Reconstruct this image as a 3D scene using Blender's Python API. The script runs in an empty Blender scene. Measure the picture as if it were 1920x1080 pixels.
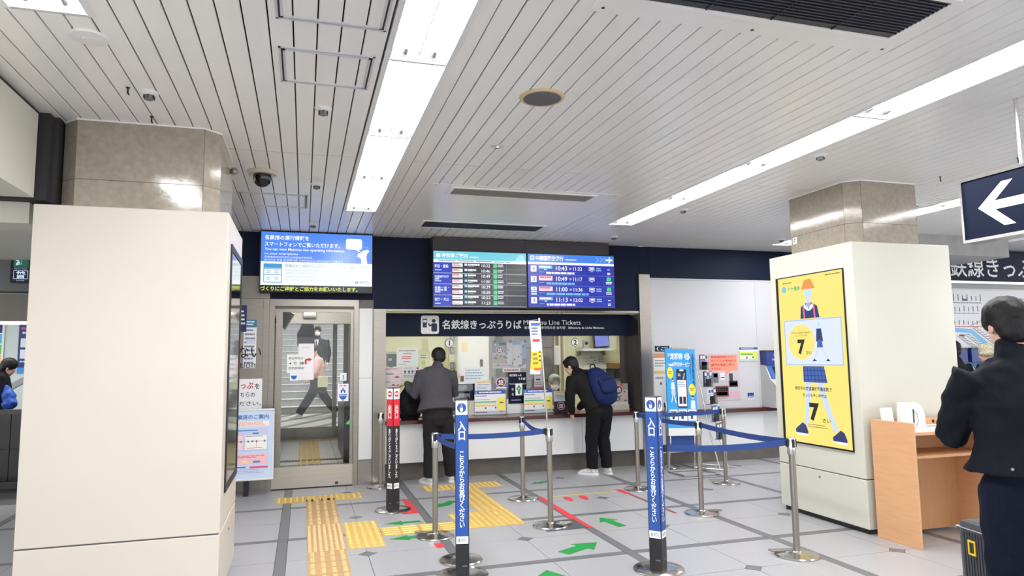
import bpy, bmesh, math, random
from mathutils import Vector, Matrix, Euler
random.seed(7)
S = bpy.context.scene
COL = S.collection
PI = math.pi
# ------------------------------------------------------------------ camera, light, exposure
cam_data = bpy.data.cameras.new('camera')
cam_data.sensor_width = 36.0
cam_data.lens = 36.0 * 1275.8 / 1920.0
cam_data.clip_end = 200.0
cam = bpy.data.objects.new('camera', cam_data)
COL.objects.link(cam)
YAW, PITCH, ROLL = math.radians(16.99), math.radians(5.76), math.radians(-0.7534)
_f = Vector((math.sin(YAW)*math.cos(PITCH), math.cos(YAW)*math.cos(PITCH), math.sin(PITCH)))
_r0 = Vector((math.cos(YAW), -math.sin(YAW), 0))
_u0 = _r0.cross(_f)
_r = _r0*math.cos(ROLL) + _u0*math.sin(ROLL)
_u = -_r0*math.sin(ROLL) + _u0*math.cos(ROLL)
cam.matrix_world = Matrix(((_r.x, _u.x, -_f.x, 0), (_r.y, _u.y, -_f.y, 0), (_r.z, _u.z, -_f.z, 1.6), (0, 0, 0, 1)))
S.camera = cam
W = bpy.data.worlds.new('station_hall_light'); S.world = W; W.use_nodes = True
W.node_tree.nodes['Background'].inputs[0].default_value = (0.93, 0.96, 1.0, 1)
W.node_tree.nodes['Background'].inputs[1].default_value = 1.05
LAMP = 11.0                      # radiance of the fluorescent glow panels
S.view_settings.view_transform = 'Standard'
S.view_settings.look = 'None'
S.view_settings.gamma = 1.0
S.view_settings.use_curve_mapping = False
S.view_settings.exposure = 1.35
S.cycles.use_denoising = True
S.cycles.max_bounces = 8
S.cycles.diffuse_bounces = 5
S.cycles.transparent_max_bounces = 12
S.cycles.sample_clamp_indirect = 6.0
S.cycles.caustics_reflective = False
S.cycles.caustics_refractive = False

# ------------------------------------------------------------------ materials
def lin(c):
    return tuple(((v/255.0)/12.92 if v/255.0 <= 0.04045 else ((v/255.0+0.055)/1.055)**2.4) for v in c)
MATS = {}
def mat(name, rgb, rough=0.5, metal=0.0, noise=0.0, scale=20.0, bump=0.0, emit=0.0, spec=0.5, stretch=None, coat=0.0):
    """procedural material: base colour, broken up by noise, optional bump"""
    if name in MATS: return MATS[name]
    m = bpy.data.materials.new(name); m.use_nodes = True
    nt = m.node_tree; b = nt.nodes['Principled BSDF']
    c = lin(rgb)
    b.inputs['Base Color'].default_value = (*c, 1)
    b.inputs['Roughness'].default_value = rough
    b.inputs['Metallic'].default_value = metal
    b.inputs['Specular IOR Level'].default_value = spec
    if coat: b.inputs['Coat Weight'].default_value = coat; b.inputs['Coat Roughness'].default_value = 0.08
    if emit:
        b.inputs['Emission Color'].default_value = (*c, 1)
        b.inputs['Emission Strength'].default_value = emit
        b.inputs['Base Color'].default_value = (0.02, 0.02, 0.02, 1)
    if noise or bump:
        tc = nt.nodes.new('ShaderNodeTexCoord'); n = nt.nodes.new('ShaderNodeTexNoise')
        n.inputs['Scale'].default_value = scale; n.inputs['Detail'].default_value = 5
        if stretch:
            mp = nt.nodes.new('ShaderNodeMapping'); mp.inputs['Scale'].default_value = stretch
            nt.links.new(tc.outputs['Object'], mp.inputs[0]); nt.links.new(mp.outputs[0], n.inputs['Vector'])
        else:
            nt.links.new(tc.outputs['Object'], n.inputs['Vector'])
        if noise:
            r = nt.nodes.new('ShaderNodeValToRGB')
            r.color_ramp.elements[0].position = 0.3; r.color_ramp.elements[1].position = 0.7
            r.color_ramp.elements[0].color = (*[max(0, v*(1-noise)) for v in c], 1)
            r.color_ramp.elements[1].color = (*[min(1, v*(1+noise)) for v in c], 1)
            nt.links.new(n.outputs['Fac'], r.inputs[0]); nt.links.new(r.outputs[0], b.inputs['Base Color'])
        if bump:
            bp = nt.nodes.new('ShaderNodeBump'); bp.inputs['Strength'].default_value = bump; bp.inputs['Distance'].default_value = 0.01
            nt.links.new(n.outputs['Fac'], bp.inputs['Height']); nt.links.new(bp.outputs[0], b.inputs['Normal'])
    MATS[name] = m
    return m
def glass(name, tint=(1, 1, 1), refl=1.0):
    if name in MATS: return MATS[name]
    m = bpy.data.materials.new(name); m.use_nodes = True; nt = m.node_tree; nt.nodes.clear()
    o = nt.nodes.new('ShaderNodeOutputMaterial'); mx = nt.nodes.new('ShaderNodeMixShader')
    t = nt.nodes.new('ShaderNodeBsdfTransparent'); g = nt.nodes.new('ShaderNodeBsdfGlossy'); fr = nt.nodes.new('ShaderNodeFresnel')
    t.inputs[0].default_value = (*tint, 1); g.inputs['Roughness'].default_value = 0.02
    fr.inputs['IOR'].default_value = 1.3 if refl < 1 else 1.5
    nt.links.new(fr.outputs[0], mx.inputs[0]); nt.links.new(t.outputs[0], mx.inputs[1]); nt.links.new(g.outputs[0], mx.inputs[2])
    nt.links.new(mx.outputs[0], o.inputs[0]); MATS[name] = m
    return m
def P(rgb, kind='print'):
    """flat printing ink or lit screen pixel of a colour"""
    k = '%s_%02x%02x%02x' % (kind, *[int(v) for v in rgb])
    if kind == 'print': return mat(k, rgb, 0.55)
    if kind == 'screen': return mat(k, rgb, 0.25, emit=0.41)
    if kind == 'paint': return mat(k, rgb, 0.4)
    return mat(k, rgb, 0.5)

M_plank = mat('white_enamel_plank', (241, 239, 236), 0.26, noise=0.015, scale=3)
M_void = mat('dark_ceiling_void', (52, 50, 50), 0.8)
M_tile = mat('speckled_grey_tile', (166, 166, 169), 0.34, noise=0.22, scale=160)
M_border = mat('dark_grey_border_tile', (108, 108, 112), 0.4, noise=0.12, scale=150)
M_joint = mat('floor_joint', (84, 84, 86), 0.7)
M_tact = mat('yellow_tactile', (212, 174, 94), 0.5, noise=0.06, scale=30)
M_tacttop = mat('yellow_tactile_tops', (232, 200, 116), 0.5)
M_tact2 = mat('worn_tan_tactile', (190, 154, 104), 0.55, noise=0.08, scale=30)
M_tactdk = mat('tactile_worn_tops', (222, 190, 138), 0.6)
M_cream = mat('cream_enamel_panel', (211, 202, 189), 0.33, noise=0.015, scale=2)
M_cream2 = mat('pale_ivory_enamel', (208, 206, 193), 0.33, noise=0.012, scale=2)
M_stone = mat('beige_stone_panel', (160, 150, 136), 0.10, noise=0.12, scale=26, bump=0.04)
M_navy = mat('navy_panel', (17, 25, 48), 0.5, noise=0.05, scale=4, spec=0.15)
M_steel = mat('brushed_steel', (150, 144, 137), 0.34, metal=0.9, noise=0.10, scale=5, stretch=(1, 1, 40))
M_steel_highlit = mat('highlit_brushed_steel', (196, 188, 178), 0.36, metal=0.9, noise=0.08, scale=5, stretch=(1, 1, 40))  # steel lightened so the door rail's highlight is in its colour
M_steelh = mat('brushed_steel_horizontal', (146, 140, 133), 0.33, metal=0.9, noise=0.10, scale=5, stretch=(1, 1, 40))
M_chrome = mat('polished_steel', (205, 203, 200), 0.2, metal=1.0)
M_darksteel = mat('dark_steel', (74, 70, 68), 0.35, metal=0.7)
M_black = mat('black_plastic', (24, 24, 27), 0.4)
M_blackm = mat('black_matte', (20, 20, 23), 0.7)
M_white = mat('white_paint', (226, 226, 226), 0.45)
M_wallw = mat('white_wall_panel', (201, 201, 205), 0.5, noise=0.015, scale=2)
M_paper = mat('white_paper', (240, 240, 240), 0.7)
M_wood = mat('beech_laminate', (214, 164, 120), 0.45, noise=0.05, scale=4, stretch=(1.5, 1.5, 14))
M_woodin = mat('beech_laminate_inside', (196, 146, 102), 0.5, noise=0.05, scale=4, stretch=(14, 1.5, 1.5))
M_counter = mat('maroon_counter_top', (78, 38, 36), 0.2, noise=0.1, scale=30)
M_concrete = mat('grey_base_panel', (98, 93, 87), 0.5, noise=0.12, scale=9)
M_office = mat('pale_green_office_wall', (232, 233, 196), 0.6)
M_office2 = mat('cream_office_wall', (240, 236, 214), 0.6)
M_locker = mat('white_locker', (238, 238, 236), 0.4)
M_belt = mat('blue_webbing', (38, 68, 134), 0.7, noise=0.05, scale=200)
M_blue = mat('sign_blue', (44, 96, 180), 0.4)
M_red = mat('sign_red', (222, 30, 52), 0.4)
M_tapeR = mat('red_floor_tape', (222, 60, 66), 0.5, noise=0.05)
M_tapeG = mat('green_floor_tape', (20, 142, 62), 0.5, noise=0.05)
M_tapeY = mat('yellow_floor_tape', (232, 205, 90), 0.5, noise=0.05)
M_lamp = mat('fluorescent_glow', (255, 255, 255), 0.5, emit=LAMP)
M_beam = mat('white_beam_panel', (205, 203, 190), 0.5, noise=0.02, scale=3)
M_glass = glass('window_glass')
M_glassdoor = glass('door_glass', (0.95, 0.96, 0.96), 0.5)
M_acrylic = glass('clear_acrylic', (0.97, 0.98, 0.98), 0.5)
M_darkglass = mat('black_screen_glass', (30, 30, 32), 0.03, coat=1.0)

# ------------------------------------------------------------------ mesh building
class MB:
    def __init__(s): s.v, s.f, s.m, s.mats = [], [], [], []
    def mi(s, m):
        if m not in s.mats: s.mats.append(m)
        return s.mats.index(m)
    def add(s, verts, faces, m=None):
        o = len(s.v); s.v += [tuple(v) for v in verts]; i = s.mi(m)
        for f in faces: s.f.append(tuple(o+k for k in f)); s.m.append(i)
        return s
    def box(s, x0, y0, z0, x1, y1, z1, m=None, M=None):
        vs = [(x, y, z) for z in (z0, z1) for y in (y0, y1) for x in (x0, x1)]
        if M is not None: vs = [M @ Vector(v) for v in vs]
        return s.add(vs, [(0, 2, 3, 1), (4, 5, 7, 6), (0, 1, 5, 4), (2, 6, 7, 3), (0, 4, 6, 2), (1, 3, 7, 5)], m)
    def tube(s, pts, r, m=None, n=12, close=True):
        pts = [Vector(p) for p in pts]; rs = r if isinstance(r, (list, tuple)) else [r]*len(pts)
        V, F = [], []; ref = None
        for i, p in enumerate(pts):
            t = (pts[min(i+1, len(pts)-1)] - pts[max(i-1, 0)]).normalized()
            if ref is None:
                ref = Vector((1, 0, 0)) if abs(t.x) < 0.9 else Vector((0, 1, 0))
            u = (ref - t*ref.dot(t)).normalized(); w = t.cross(u); ref = u
            for k in range(n):
                a = 2*PI*k/n; V.append(p + (u*math.cos(a) + w*math.sin(a))*rs[i])
        for i in range(len(pts)-1):
            for k in range(n):
                F.append((i*n+k, i*n+(k+1) % n, (i+1)*n+(k+1) % n, (i+1)*n+k))
        if close: F.append(tuple(range(n-1, -1, -1))); F.append(tuple(range((len(pts)-1)*n, len(pts)*n)))
        return s.add(V, F, m)
    def lathe(s, prof, c=(0, 0, 0), n=24, m=None, M=None):
        V, F = [], []
        for r, z in prof:
            for k in range(n):
                a = 2*PI*k/n; V.append(Vector((r*math.cos(a), r*math.sin(a), z)))
        if M is not None: V = [M @ v for v in V]
        V = [v + Vector(c) for v in V]
        for i in range(len(prof)-1):
            for k in range(n): F.append((i*n+k, i*n+(k+1) % n, (i+1)*n+(k+1) % n, (i+1)*n+k))
        F.append(tuple(range(n-1, -1, -1))); F.append(tuple(range((len(prof)-1)*n, len(prof)*n)))
        return s.add(V, F, m)
    def prism(s, poly, axis, a, b, m=None):
        """extrude a 2-D polygon along axis from a to b"""
        def pt(p, t): return {'x': (t, p[0], p[1]), 'y': (p[0], t, p[1]), 'z': (p[0], p[1], t)}[axis]
        n = len(poly); V = [pt(p, a) for p in poly] + [pt(p, b) for p in poly]
        F = [tuple(range(n-1, -1, -1)), tuple(range(n, 2*n))] + [(k, (k+1) % n, n+(k+1) % n, n+k) for k in range(n)]
        return s.add(V, F, m)
    def ball(s, c, r, m=None, n=12, k=8, M=None):
        r = r if isinstance(r, (list, tuple)) else (r, r, r); V, F = [], []
        for j in range(1, k):
            ph = PI*j/k
            for i in range(n):
                a = 2*PI*i/n; V.append(Vector((r[0]*math.sin(ph)*math.cos(a), r[1]*math.sin(ph)*math.sin(a), r[2]*math.cos(ph))))
        V += [Vector((0, 0, r[2])), Vector((0, 0, -r[2]))]
        for j in range(k-2):
            for i in range(n): F.append((j*n+i, (j+1)*n+i, (j+1)*n+(i+1) % n, j*n+(i+1) % n))
        for i in range(n):
            F.append(((k-1)*n, i, (i+1) % n)); F.append(((k-1)*n+1, (k-2)*n+(i+1) % n, (k-2)*n+i))
        if M is not None: V = [M @ v for v in V]
        return s.add([v + Vector(c) for v in V], F, m)
    def loft(s, pts, m=None, ref=(1, 0, 0), n=16, flat=(0, 0)):
        """closed organic limb: pts = [(centre, a, b)], rounded ends"""
        ref = Vector(ref); P_ = [(Vector(p), a, b) for p, a, b in pts]; rings = []
        def frame(i):
            t = (P_[min(i+1, len(P_)-1)][0] - P_[max(i-1, 0)][0]).normalized()
            u = ref - t*ref.dot(t)
            if u.length < 0.05: u = Vector((0, 1, 0)) - t*t.y
            u.normalize(); return t, u, t.cross(u)
        t, u, w = frame(0); c, a, b = P_[0]; r = min(a, b)
        rings = [] if flat[0] else [(c - t*r*0.97, a*0.3, b*0.3, u, w), (c - t*r*0.7, a*0.72, b*0.72, u, w)]
        for i, (c, a, b) in enumerate(P_):
            t, u, w = frame(i); rings.append((c, a, b, u, w))
        r = min(a, b)
        if not flat[1]: rings += [(c + t*r*0.7, a*0.72, b*0.72, u, w), (c + t*r*0.97, a*0.3, b*0.3, u, w)]
        V, F = [], []
        for c, a, b, u, w in rings:
            for k in range(n):
                q = 2*PI*k/n; V.append(c + u*a*math.cos(q) + w*b*math.sin(q))
        for i in range(len(rings)-1):
            for k in range(n): F.append((i*n+k, i*n+(k+1) % n, (i+1)*n+(k+1) % n, (i+1)*n+k))
        F.append(tuple(range(n-1, -1, -1))); F.append(tuple(range((len(rings)-1)*n, len(rings)*n)))
        return s.add(V, F, m)
    def mesh(s, name):
        me = bpy.data.meshes.new(name); me.from_pydata(s.v, [], s.f)
        for m in s.mats: me.materials.append(m)
        me.polygons.foreach_set('material_index', s.m); me.update()
        return me
    def build(s, name, m=None, parent=None, local=False, smooth=False, bevel=0.0):
        """link the shapes as one mesh object; coordinates are world ones unless local"""
        if m is not None: s.mats = [m] if len(s.mats) <= 1 else s.mats
        if parent is not None and not local:
            L = parent.get('_at', None)
            o3 = Vector(L) if L is not None else Vector((0, 0, 0))
            s.v = [tuple(Vector(v) - o3) for v in s.v]
        o = bpy.data.objects.new(name, s.mesh(name)); COL.objects.link(o)
        if parent is not None: o.parent = parent
        if smooth: shade(o)
        if bevel:
            b = o.modifiers.new('bevel', 'BEVEL'); b.width = bevel; b.segments = 2; b.limit_method = 'ANGLE'
        o['_at'] = tuple(parent['_at']) if (parent is not None and '_at' in parent and not local) else (0.0, 0.0, 0.0)
        return o
def shade(o, ang=40):
    me = o.data
    me.polygons.foreach_set('use_smooth', [True]*len(me.polygons))
    try: me.set_sharp_from_angle(angle=math.radians(ang))
    except Exception: pass
def tag(o, label=None, cat=None, group=None, kind=None):
    if label: o['label'] = label
    if cat: o['category'] = cat
    if group: o['group'] = group
    if kind: o['kind'] = kind
    return o
def thing(name, label, cat, loc=(0, 0, 0), rz=0.0, group=None, kind=None):
    o = bpy.data.objects.new(name, None); COL.objects.link(o); o.empty_display_size = 0.1
    o.location = loc; o.rotation_euler = (0, 0, rz); o['_at'] = tuple(float(v) for v in loc)
    return tag(o, label, cat, group, kind)
def struct(o): o['kind'] = 'structure'; return o
TEXTS = []
def text(parent, s, c, w=None, h=None, m=None, rz=0.0, name='lettering', vertical=False, bold=0.0, local=False, line=None, align='LEFT', R=None):
    """lettering whose bounding box is fitted to w x h around the centre c"""
    cu = bpy.data.curves.new(name, 'FONT')
    cu.body = '\n'.join(s) if vertical else s
    cu.resolution_u = 2; cu.size = 0.1; cu.extrude = 0.0
    cu.align_x = 'CENTER' if vertical else align
    if vertical: cu.space_line = 0.88
    if line: cu.space_line = line
    if bold: cu.offset = bold*0.1
    cu.materials.append(m)
    o = bpy.data.objects.new(name, cu); COL.objects.link(o)
    o.parent = parent
    c = Vector(c)
    if not local and parent is not None and '_at' in parent: c = c - Vector(parent['_at'])
    o['_at'] = (0.0, 0.0, 0.0)
    Rm = R if R is not None else Euler((PI/2, 0, rz)).to_matrix()
    TEXTS.append((o, c, w, h, Rm))
    return o
def fit_texts():
    """turn every line of lettering into a flat mesh of its own, fitted to its box"""
    bpy.context.view_layer.update()
    dg = bpy.context.evaluated_depsgraph_get()
    metas = [bpy.data.meshes.new_from_object(o.evaluated_get(dg)) for o, *_ in TEXTS]
    for (o, c, w, h, R), me in zip(TEXTS, metas):
        xs = [v.co.x for v in me.vertices]; ys = [v.co.y for v in me.vertices]
        x0, x1, y0, y1 = min(xs), max(xs), min(ys), max(ys)
        bw, bh = max(x1-x0, 1e-4), max(y1-y0, 1e-4)
        sx = w/bw if w else h/bh; sy = h/bh if h else sx
        for v in me.vertices: v.co = R @ Vector(((v.co.x-(x0+x1)/2)*sx, (v.co.y-(y0+y1)/2)*sy, 0))
        par, nm, m = o.parent, o.name, o.data.materials[0]
        bpy.data.objects.remove(o)
        me.name = 'lettering'; me.materials.clear(); me.materials.append(m)
        q = bpy.data.objects.new('lettering', me); COL.objects.link(q); q.parent = par; q.location = c

class Panel:
    """flat print or screen face: fractions u (rightwards) and v (downwards) of a W x H face"""
    def __init__(s, parent, top_left, W, H, rz=0.0, kind='print', R=None, local=False, step=0.0007):
        s.p, s.W, s.H, s.kind, s.local, s.step = parent, W, H, kind, local, step
        s.R = R if R is not None else Euler((PI/2, 0, rz)).to_matrix()
        s.o = Vector(top_left); s.mb = MB()
    def pt(s, u, v, l): return s.o + s.R @ Vector((u*s.W, -v*s.H, l*s.step))
    def poly(s, pts, c, l=1):
        m = P(c, s.kind) if not isinstance(c, bpy.types.Material) else c
        s.mb.add([s.pt(u, v, l) for u, v in reversed(pts)], [tuple(range(len(pts)))], m); return s
    def rect(s, u0, v0, u1, v1, c, l=1): return s.poly([(u0, v0), (u1, v0), (u1, v1), (u0, v1)], c, l)
    def frame(s, u0, v0, u1, v1, t, c, l=1):
        tu, tv = t/s.W, t/s.H
        s.rect(u0, v0, u1, v0+tv, c, l); s.rect(u0, v1-tv, u1, v1, c, l); s.rect(u0, v0+tv, u0+tu, v1-tv, c, l); s.rect(u1-tu, v0+tv, u1, v1-tv, c, l); return s
    def ell(s, cu, cv, ru, rv, c, l=1, n=28, a0=0, a1=360):
        pts = [(cu+ru*math.cos(math.radians(a0+(a1-a0)*k/n)), cv+rv*math.sin(math.radians(a0+(a1-a0)*k/n))) for k in range(n if a1-a0 >= 360 else n+1)]
        return s.poly(pts, c, l)
    def circ(s, cu, cv, r, c, l=1, n=28): return s.ell(cu, cv, r/s.W, r/s.H, c, l, n)
    def rrect(s, u0, v0, u1, v1, r, c, l=1):
        ru, rv = r/s.W, r/s.H; pts = []
        for cu, cv, a in ((u1-ru, v0+rv, -90), (u1-ru, v1-rv, 0), (u0+ru, v1-rv, 90), (u0+ru, v0+rv, 180)):
            for k in range(5):
                q = math.radians(a+22.5*k); pts.append((cu+ru*math.cos(q), cv+rv*math.sin(q)))
        return s.poly(pts, c, l)
    def stroke(s, pts, w, c, l=1):
        for (a, b), (d, e) in zip(pts, pts[1:]):
            x0, y0, x1, y1 = a*s.W, b*s.H, d*s.W, e*s.H; L = math.hypot(x1-x0, y1-y0) or 1e-6
            nx, ny = -(y1-y0)/L*w/2, (x1-x0)/L*w/2
            s.poly([((x0+nx)/s.W, (y0+ny)/s.H), ((x0-nx)/s.W, (y0-ny)/s.H), ((x1-nx)/s.W, (y1-ny)/s.H), ((x1+nx)/s.W, (y1+ny)/s.H)][::-1], c, l)
        return s
    def lines(s, u0, v0, u1, v1, n, c, l=1, fill=0.45, ragged=0.25):
        """print too small to read: rows of short bars"""
        for k in range(n):
            a = v0+(v1-v0)*k/n; b = a+(v1-v0)/n*fill; u = u0; end = u1-(u1-u0)*random.random()*ragged
            while u < end:
                e = min(end, u+(u1-u0)*random.uniform(0.08, 0.22)); s.rect(u, a, e, b, c, l); u = e+(u1-u0)*0.02
        return s
    def text(s, t, u0, v0, u1, v1, c, l=2, vertical=False, bold=0.0, fit=True, line=None, align='LEFT'):
        m = P(c, s.kind) if not isinstance(c, bpy.types.Material) else c
        return text(s.p, t, s.pt((u0+u1)/2, (v0+v1)/2, l), (u1-u0)*s.W if fit != 'h' else None, (v1-v0)*s.H if fit else None, m, R=s.R, vertical=vertical, bold=bold, local=s.local, line=line, align=align)
    def done(s, name='artwork'):
        return s.mb.build(name, None, s.p, local=s.local) if s.mb.f else None
def poster(name, label, cat, x0, z1, x1, z0, y, base=(240, 240, 240), thick=0.004, rz=0.0, group=None, frame=None):
    """flat sheet on or before a wall, facing -Y; returns its thing and the print panel"""
    t = thing(name, label, cat, ((x0+x1)/2, y, z0), 0, group)
    MB().box(x0, y, z0, x1, y+thick, z1).build('sheet', P(base), t)
    if frame:
        f = MB(); w = frame[0]
        f.box(x0-w, y-0.006, z0-w, x0, y+thick, z1+w).box(x1, y-0.006, z0-w, x1+w, y+thick, z1+w)
        f.box(x0, y-0.006, z1, x1, y+thick, z1+w).box(x0, y-0.006, z0-w, x1, y+thick, z0)
        f.build('frame', frame[1], t)
    return t, Panel(t, (x0, y, z1), x1-x0, z1-z0)
# ================================================================== the setting
HC = 3.21           # ceiling height
YW = 9.05           # face of the ticket wall
PX, PY = 1.362, 1.357
X0, Y0 = 1.21, 5.22 # crossing of two dark bands of the floor
BW = 0.085
# ---- floor: slab with joints, speckled tiles, dark bands, small diamonds
floor = struct(MB().box(-12, -6, -0.12, 16, 9.25, -0.005).box(-12, 9.25, -0.12, -0.75, 14.5, -0.005).build('floor', M_joint))
def share(name, me, loc, rz=0.0, parent=None, off=None):
    o = bpy.data.objects.new(name, me); COL.objects.link(o); o.parent = parent
    o.location = loc; o.rotation_euler = (0, 0, rz); o['_at'] = (0.0, 0.0, 0.0)
    return o
G = 0.0025
hw, hh = (PX-BW)/2, (PY-BW)/2
def tile_mesh(w, h, cut=0.078):
    mb = MB(); c = cut
    # corner of the module centre at the origin, tile towards +x +y
    mb.prism([(c, G), (w-G, G), (w-G, h-G), (G, h-G), (G, c)], 'z', -0.02, 0.0)
    mb.mats = [M_tile]; mb.m = [0]*len(mb.f)
    return mb.mesh('tile')
TM = [tile_mesh(hw, hh), None, tile_mesh(hw, hh), None]
TM[1] = tile_mesh(hh, hw)
m_ = MB().box(G, G, -0.02, PX-BW-G, BW-G, -0.0005); m_.mats = [M_border]; BX = m_.mesh('border_tile')
m_ = MB().box(G, G, -0.02, BW-G, PY-BW-G, -0.0005); m_.mats = [M_border]; BY = m_.mesh('border_tile')
m_ = MB().box(G, G, -0.02, BW-G, BW-G, -0.0005); m_.mats = [M_border]; BC = m_.mesh('border_tile')
d_ = 0.078 - 0.004
m_ = MB().prism([(d_, 0), (0, d_), (-d_, 0), (0, -d_)], 'z', -0.02, -0.0003); m_.mats = [M_border]; m_.m = [0]*6; DM = m_.mesh('diamond_tile')
far = MB()
for i in range(-6, 10):
    for j in range(-7, 3):
        bx, by = X0+PX*i-BW/2, Y0+PY*j-BW/2
        cx, cy = bx+BW+hw, by+BW+hh
        seen = -4 <= i <= 6 and -1 <= j <= 2
        if seen:
            for k, (mesh, rz) in enumerate(((TM[0], 0), (TM[1], PI/2), (TM[0], PI), (TM[1], 3*PI/2))):
                share('tile', mesh, (cx, cy, 0), rz, floor)
            share('border_tile', BX, (bx+BW, by, 0), 0, floor); share('border_tile', BY, (bx, by+BW, 0), 0, floor)
            share('border_tile', BC, (bx, by, 0), 0, floor); share('diamond_tile', DM, (cx, cy, 0), 0, floor)
        else:
            far.box(bx+BW+G, by+BW+G, -0.02, bx+PX-G, by+PY-G, 0, M_tile)
            far.box(bx, by, -0.02, bx+PX, by+BW, -0.0005, M_border)
ft = far.build('tile', None, floor); ft['kind'] = 'stuff'
# ---- tactile paving
def dots_mesh(m, n=5, s=0.32):
    mb = MB(); mb.box(0.002, 0.002, -0.01, s-0.002, s-0.002, 0.004, m)
    for i in range(n):
        for j in range(n):
            mb.lathe([(0.017, 0.004), (0.010, 0.009)], (s*(i+.5)/n, s*(j+.5)/n, 0), 6, M_tactdk if m is M_tact2 else M_tacttop)
    return mb.mesh('tile')
def bars_mesh(m, along='y', n=4, s=0.32):
    mb = MB(); mb.box(0.002, 0.002, -0.01, s-0.002, s-0.002, 0.004, m)
    for i in range(n):
        c = s*(i+.5)/n
        for a, b in ((0.02, s/2-0.012), (s/2+0.012, s-0.02)):
            q = [(c-0.017, 0.004), (c+0.017, 0.004), (c+0.01, 0.009), (c-0.01, 0.009)]
            if along == 'y': mb.prism(q, 'y', a, b, M_tactdk if m is M_tact2 else M_tacttop)
            else: mb.prism([(p, z) for p, z in q], 'x', a, b, M_tactdk if m is M_tact2 else M_tacttop)
    return mb.mesh('tile')
TD, TDm, TBm, TBx, TBy = dots_mesh(M_tact), dots_mesh(M_tact2, 7), bars_mesh(M_tact2), bars_mesh(M_tact, 'x'), bars_mesh(M_tact)
pm = thing('tactile_path', 'worn tan tactile paving strip leading to the glass door', 'tactile paving', (0.21, 6.8, 0))
pb = thing('tactile_path', 'bright yellow tactile paving branching across to the ticket counter', 'tactile paving', (1.3, 6.6, 0))
def tpart(me, x, y, p): return share('tile', me, (x-p.location.x, y-p.location.y, 0), 0, p)
y = 3.84
while y < 8.1:
    tpart(TDm if 6.05 < y < 6.95 else TBm, 0.05, y, pm); y += 0.32
for k in range(3): tpart(TD, -0.275+0.32*k, 8.21+0.0, pm)
for k in range(3): tpart(TD, 0.385, 6.08+0.32*k, pb)
for k in range(2):
    tpart(TBx, 0.71+0.36*k, 6.41, pb).scale.x = 1.12
for x in (1.435, 1.755):
    for y in (6.41, 6.735): tpart(TD, x, y, pb)
for k in range(4): tpart(TBy, 1.755, 7.06+0.32*k, pb)
for k in range(3): tpart(TD, 1.435+0.32*k, 8.34, pb)
# ---- ceiling: dark void above, enamel planks as parts
ceiling = struct(MB().box(-1.75, -6, HC+0.2, 14, 9.3, HC+0.25).build('ceiling', M_void))
def gx(k): return -0.532+0.1137*k
PLM = {}
def plank(k, y0, y1):
    key = (round(y1-y0, 3),)
    if key not in PLM:
        mb = MB(); w = 0.1137-0.007; L = y1-y0-0.012
        mb.prism([(0, 0.004), (0.004, 0), (w-0.004, 0), (w, 0.004), (w, 0.014), (0, 0.014)], 'y', 0, L)
        mb.mats = [M_plank]; mb.m = [0]*len(mb.f); PLM[key] = mb.mesh('plank')
    share('plank', PLM[key], (gx(k)+0.0035, y0+0.004, HC), 0, ceiling)
rest = MB()
def restplank(k, y0, y1): rest.box(gx(k)+0.0035, y0+0.004, HC, gx(k+1)-0.0035, y1-0.004, HC+0.014, M_plank)
STRIPS = {0: (-7, -4), 1: (8, 12), 2: (36, 39), 3: (63, 66)}
for k in range(-10, 126):
    segs = [(-6, 1.4), (1.4, 5.47), (5.47, YW)]
    for s, (a, b) in STRIPS.items():
        if a <= k < b:
            e = {0: 3.49, 1: 7.52, 2: 7.585, 3: 8.5}[s]
            segs = [(e, YW)] if e > 5.47 else [(e, 5.47), (5.47, YW)]
    for a, b in segs:
        if a >= 1.3 and k < 78: plank(k, a, b)
        else: restplank(k, a, b)
rp = rest.build('plank', None, ceiling); rp['kind'] = 'stuff'
M_socket = mat('grey_lamp_socket', (120, 120, 124), 0.5)
# ---- light rows
def ceiling_light(x0, x1, y0, y1, label, group):
    t = thing('ceiling_light', label, 'ceiling light', ((x0+x1)/2, (y0+y1)/2, HC), 0, group)
    h = MB(); z = HC
    h.box(x0-0.03, y0, z-0.004, x0, y1, z+0.11).box(x1, y0, z-0.004, x1+0.03, y1, z+0.11).box(x0, y0, z+0.1, x1, y1, z+0.11)
    h.build('housing', M_white, t)
    xm = (x0+x1)/2
    MB().box(x0+0.004, y0+0.03, z+0.03, xm-0.003, y1-0.10, z+0.04).build('glow_panel', M_lamp, t)  # glowing panels stand in for the open tubes and their lit reflector
    MB().box(xm+0.003, y0+0.03, z+0.03, x1-0.004, y1-0.10, z+0.04).build('glow_panel', M_lamp, t)
    e = MB()
    e.box(x0, y0, z+0.0, x1, y0+0.012, z+0.1).box(x0, y1-0.012, z, x1, y1, z+0.1).box(xm-0.003, y0+0.012, z+0.022, xm+0.003, y1-0.012, z+0.05)
    e.prism([(y1-0.012, z+0.004), (y1-0.10, z+0.045), (y1-0.012, z+0.05)], 'x', x0+0.002, x1-0.002)
    e.build('end_reflector', M_white, t)
    for xs in ((x0+xm)/2, (x1+xm)/2):
        MB().tube([(xs, y1-0.11, z+0.03), (xs, y1-0.06, z+0.02)], 0.011, n=10).build('lamp_socket', M_socket, t)
    return t
where = ['at the ticket wall end', 'second from the ticket wall', 'third from the ticket wall', 'fourth from the ticket wall', 'fifth from the ticket wall', 'sixth from the ticket wall']
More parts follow.
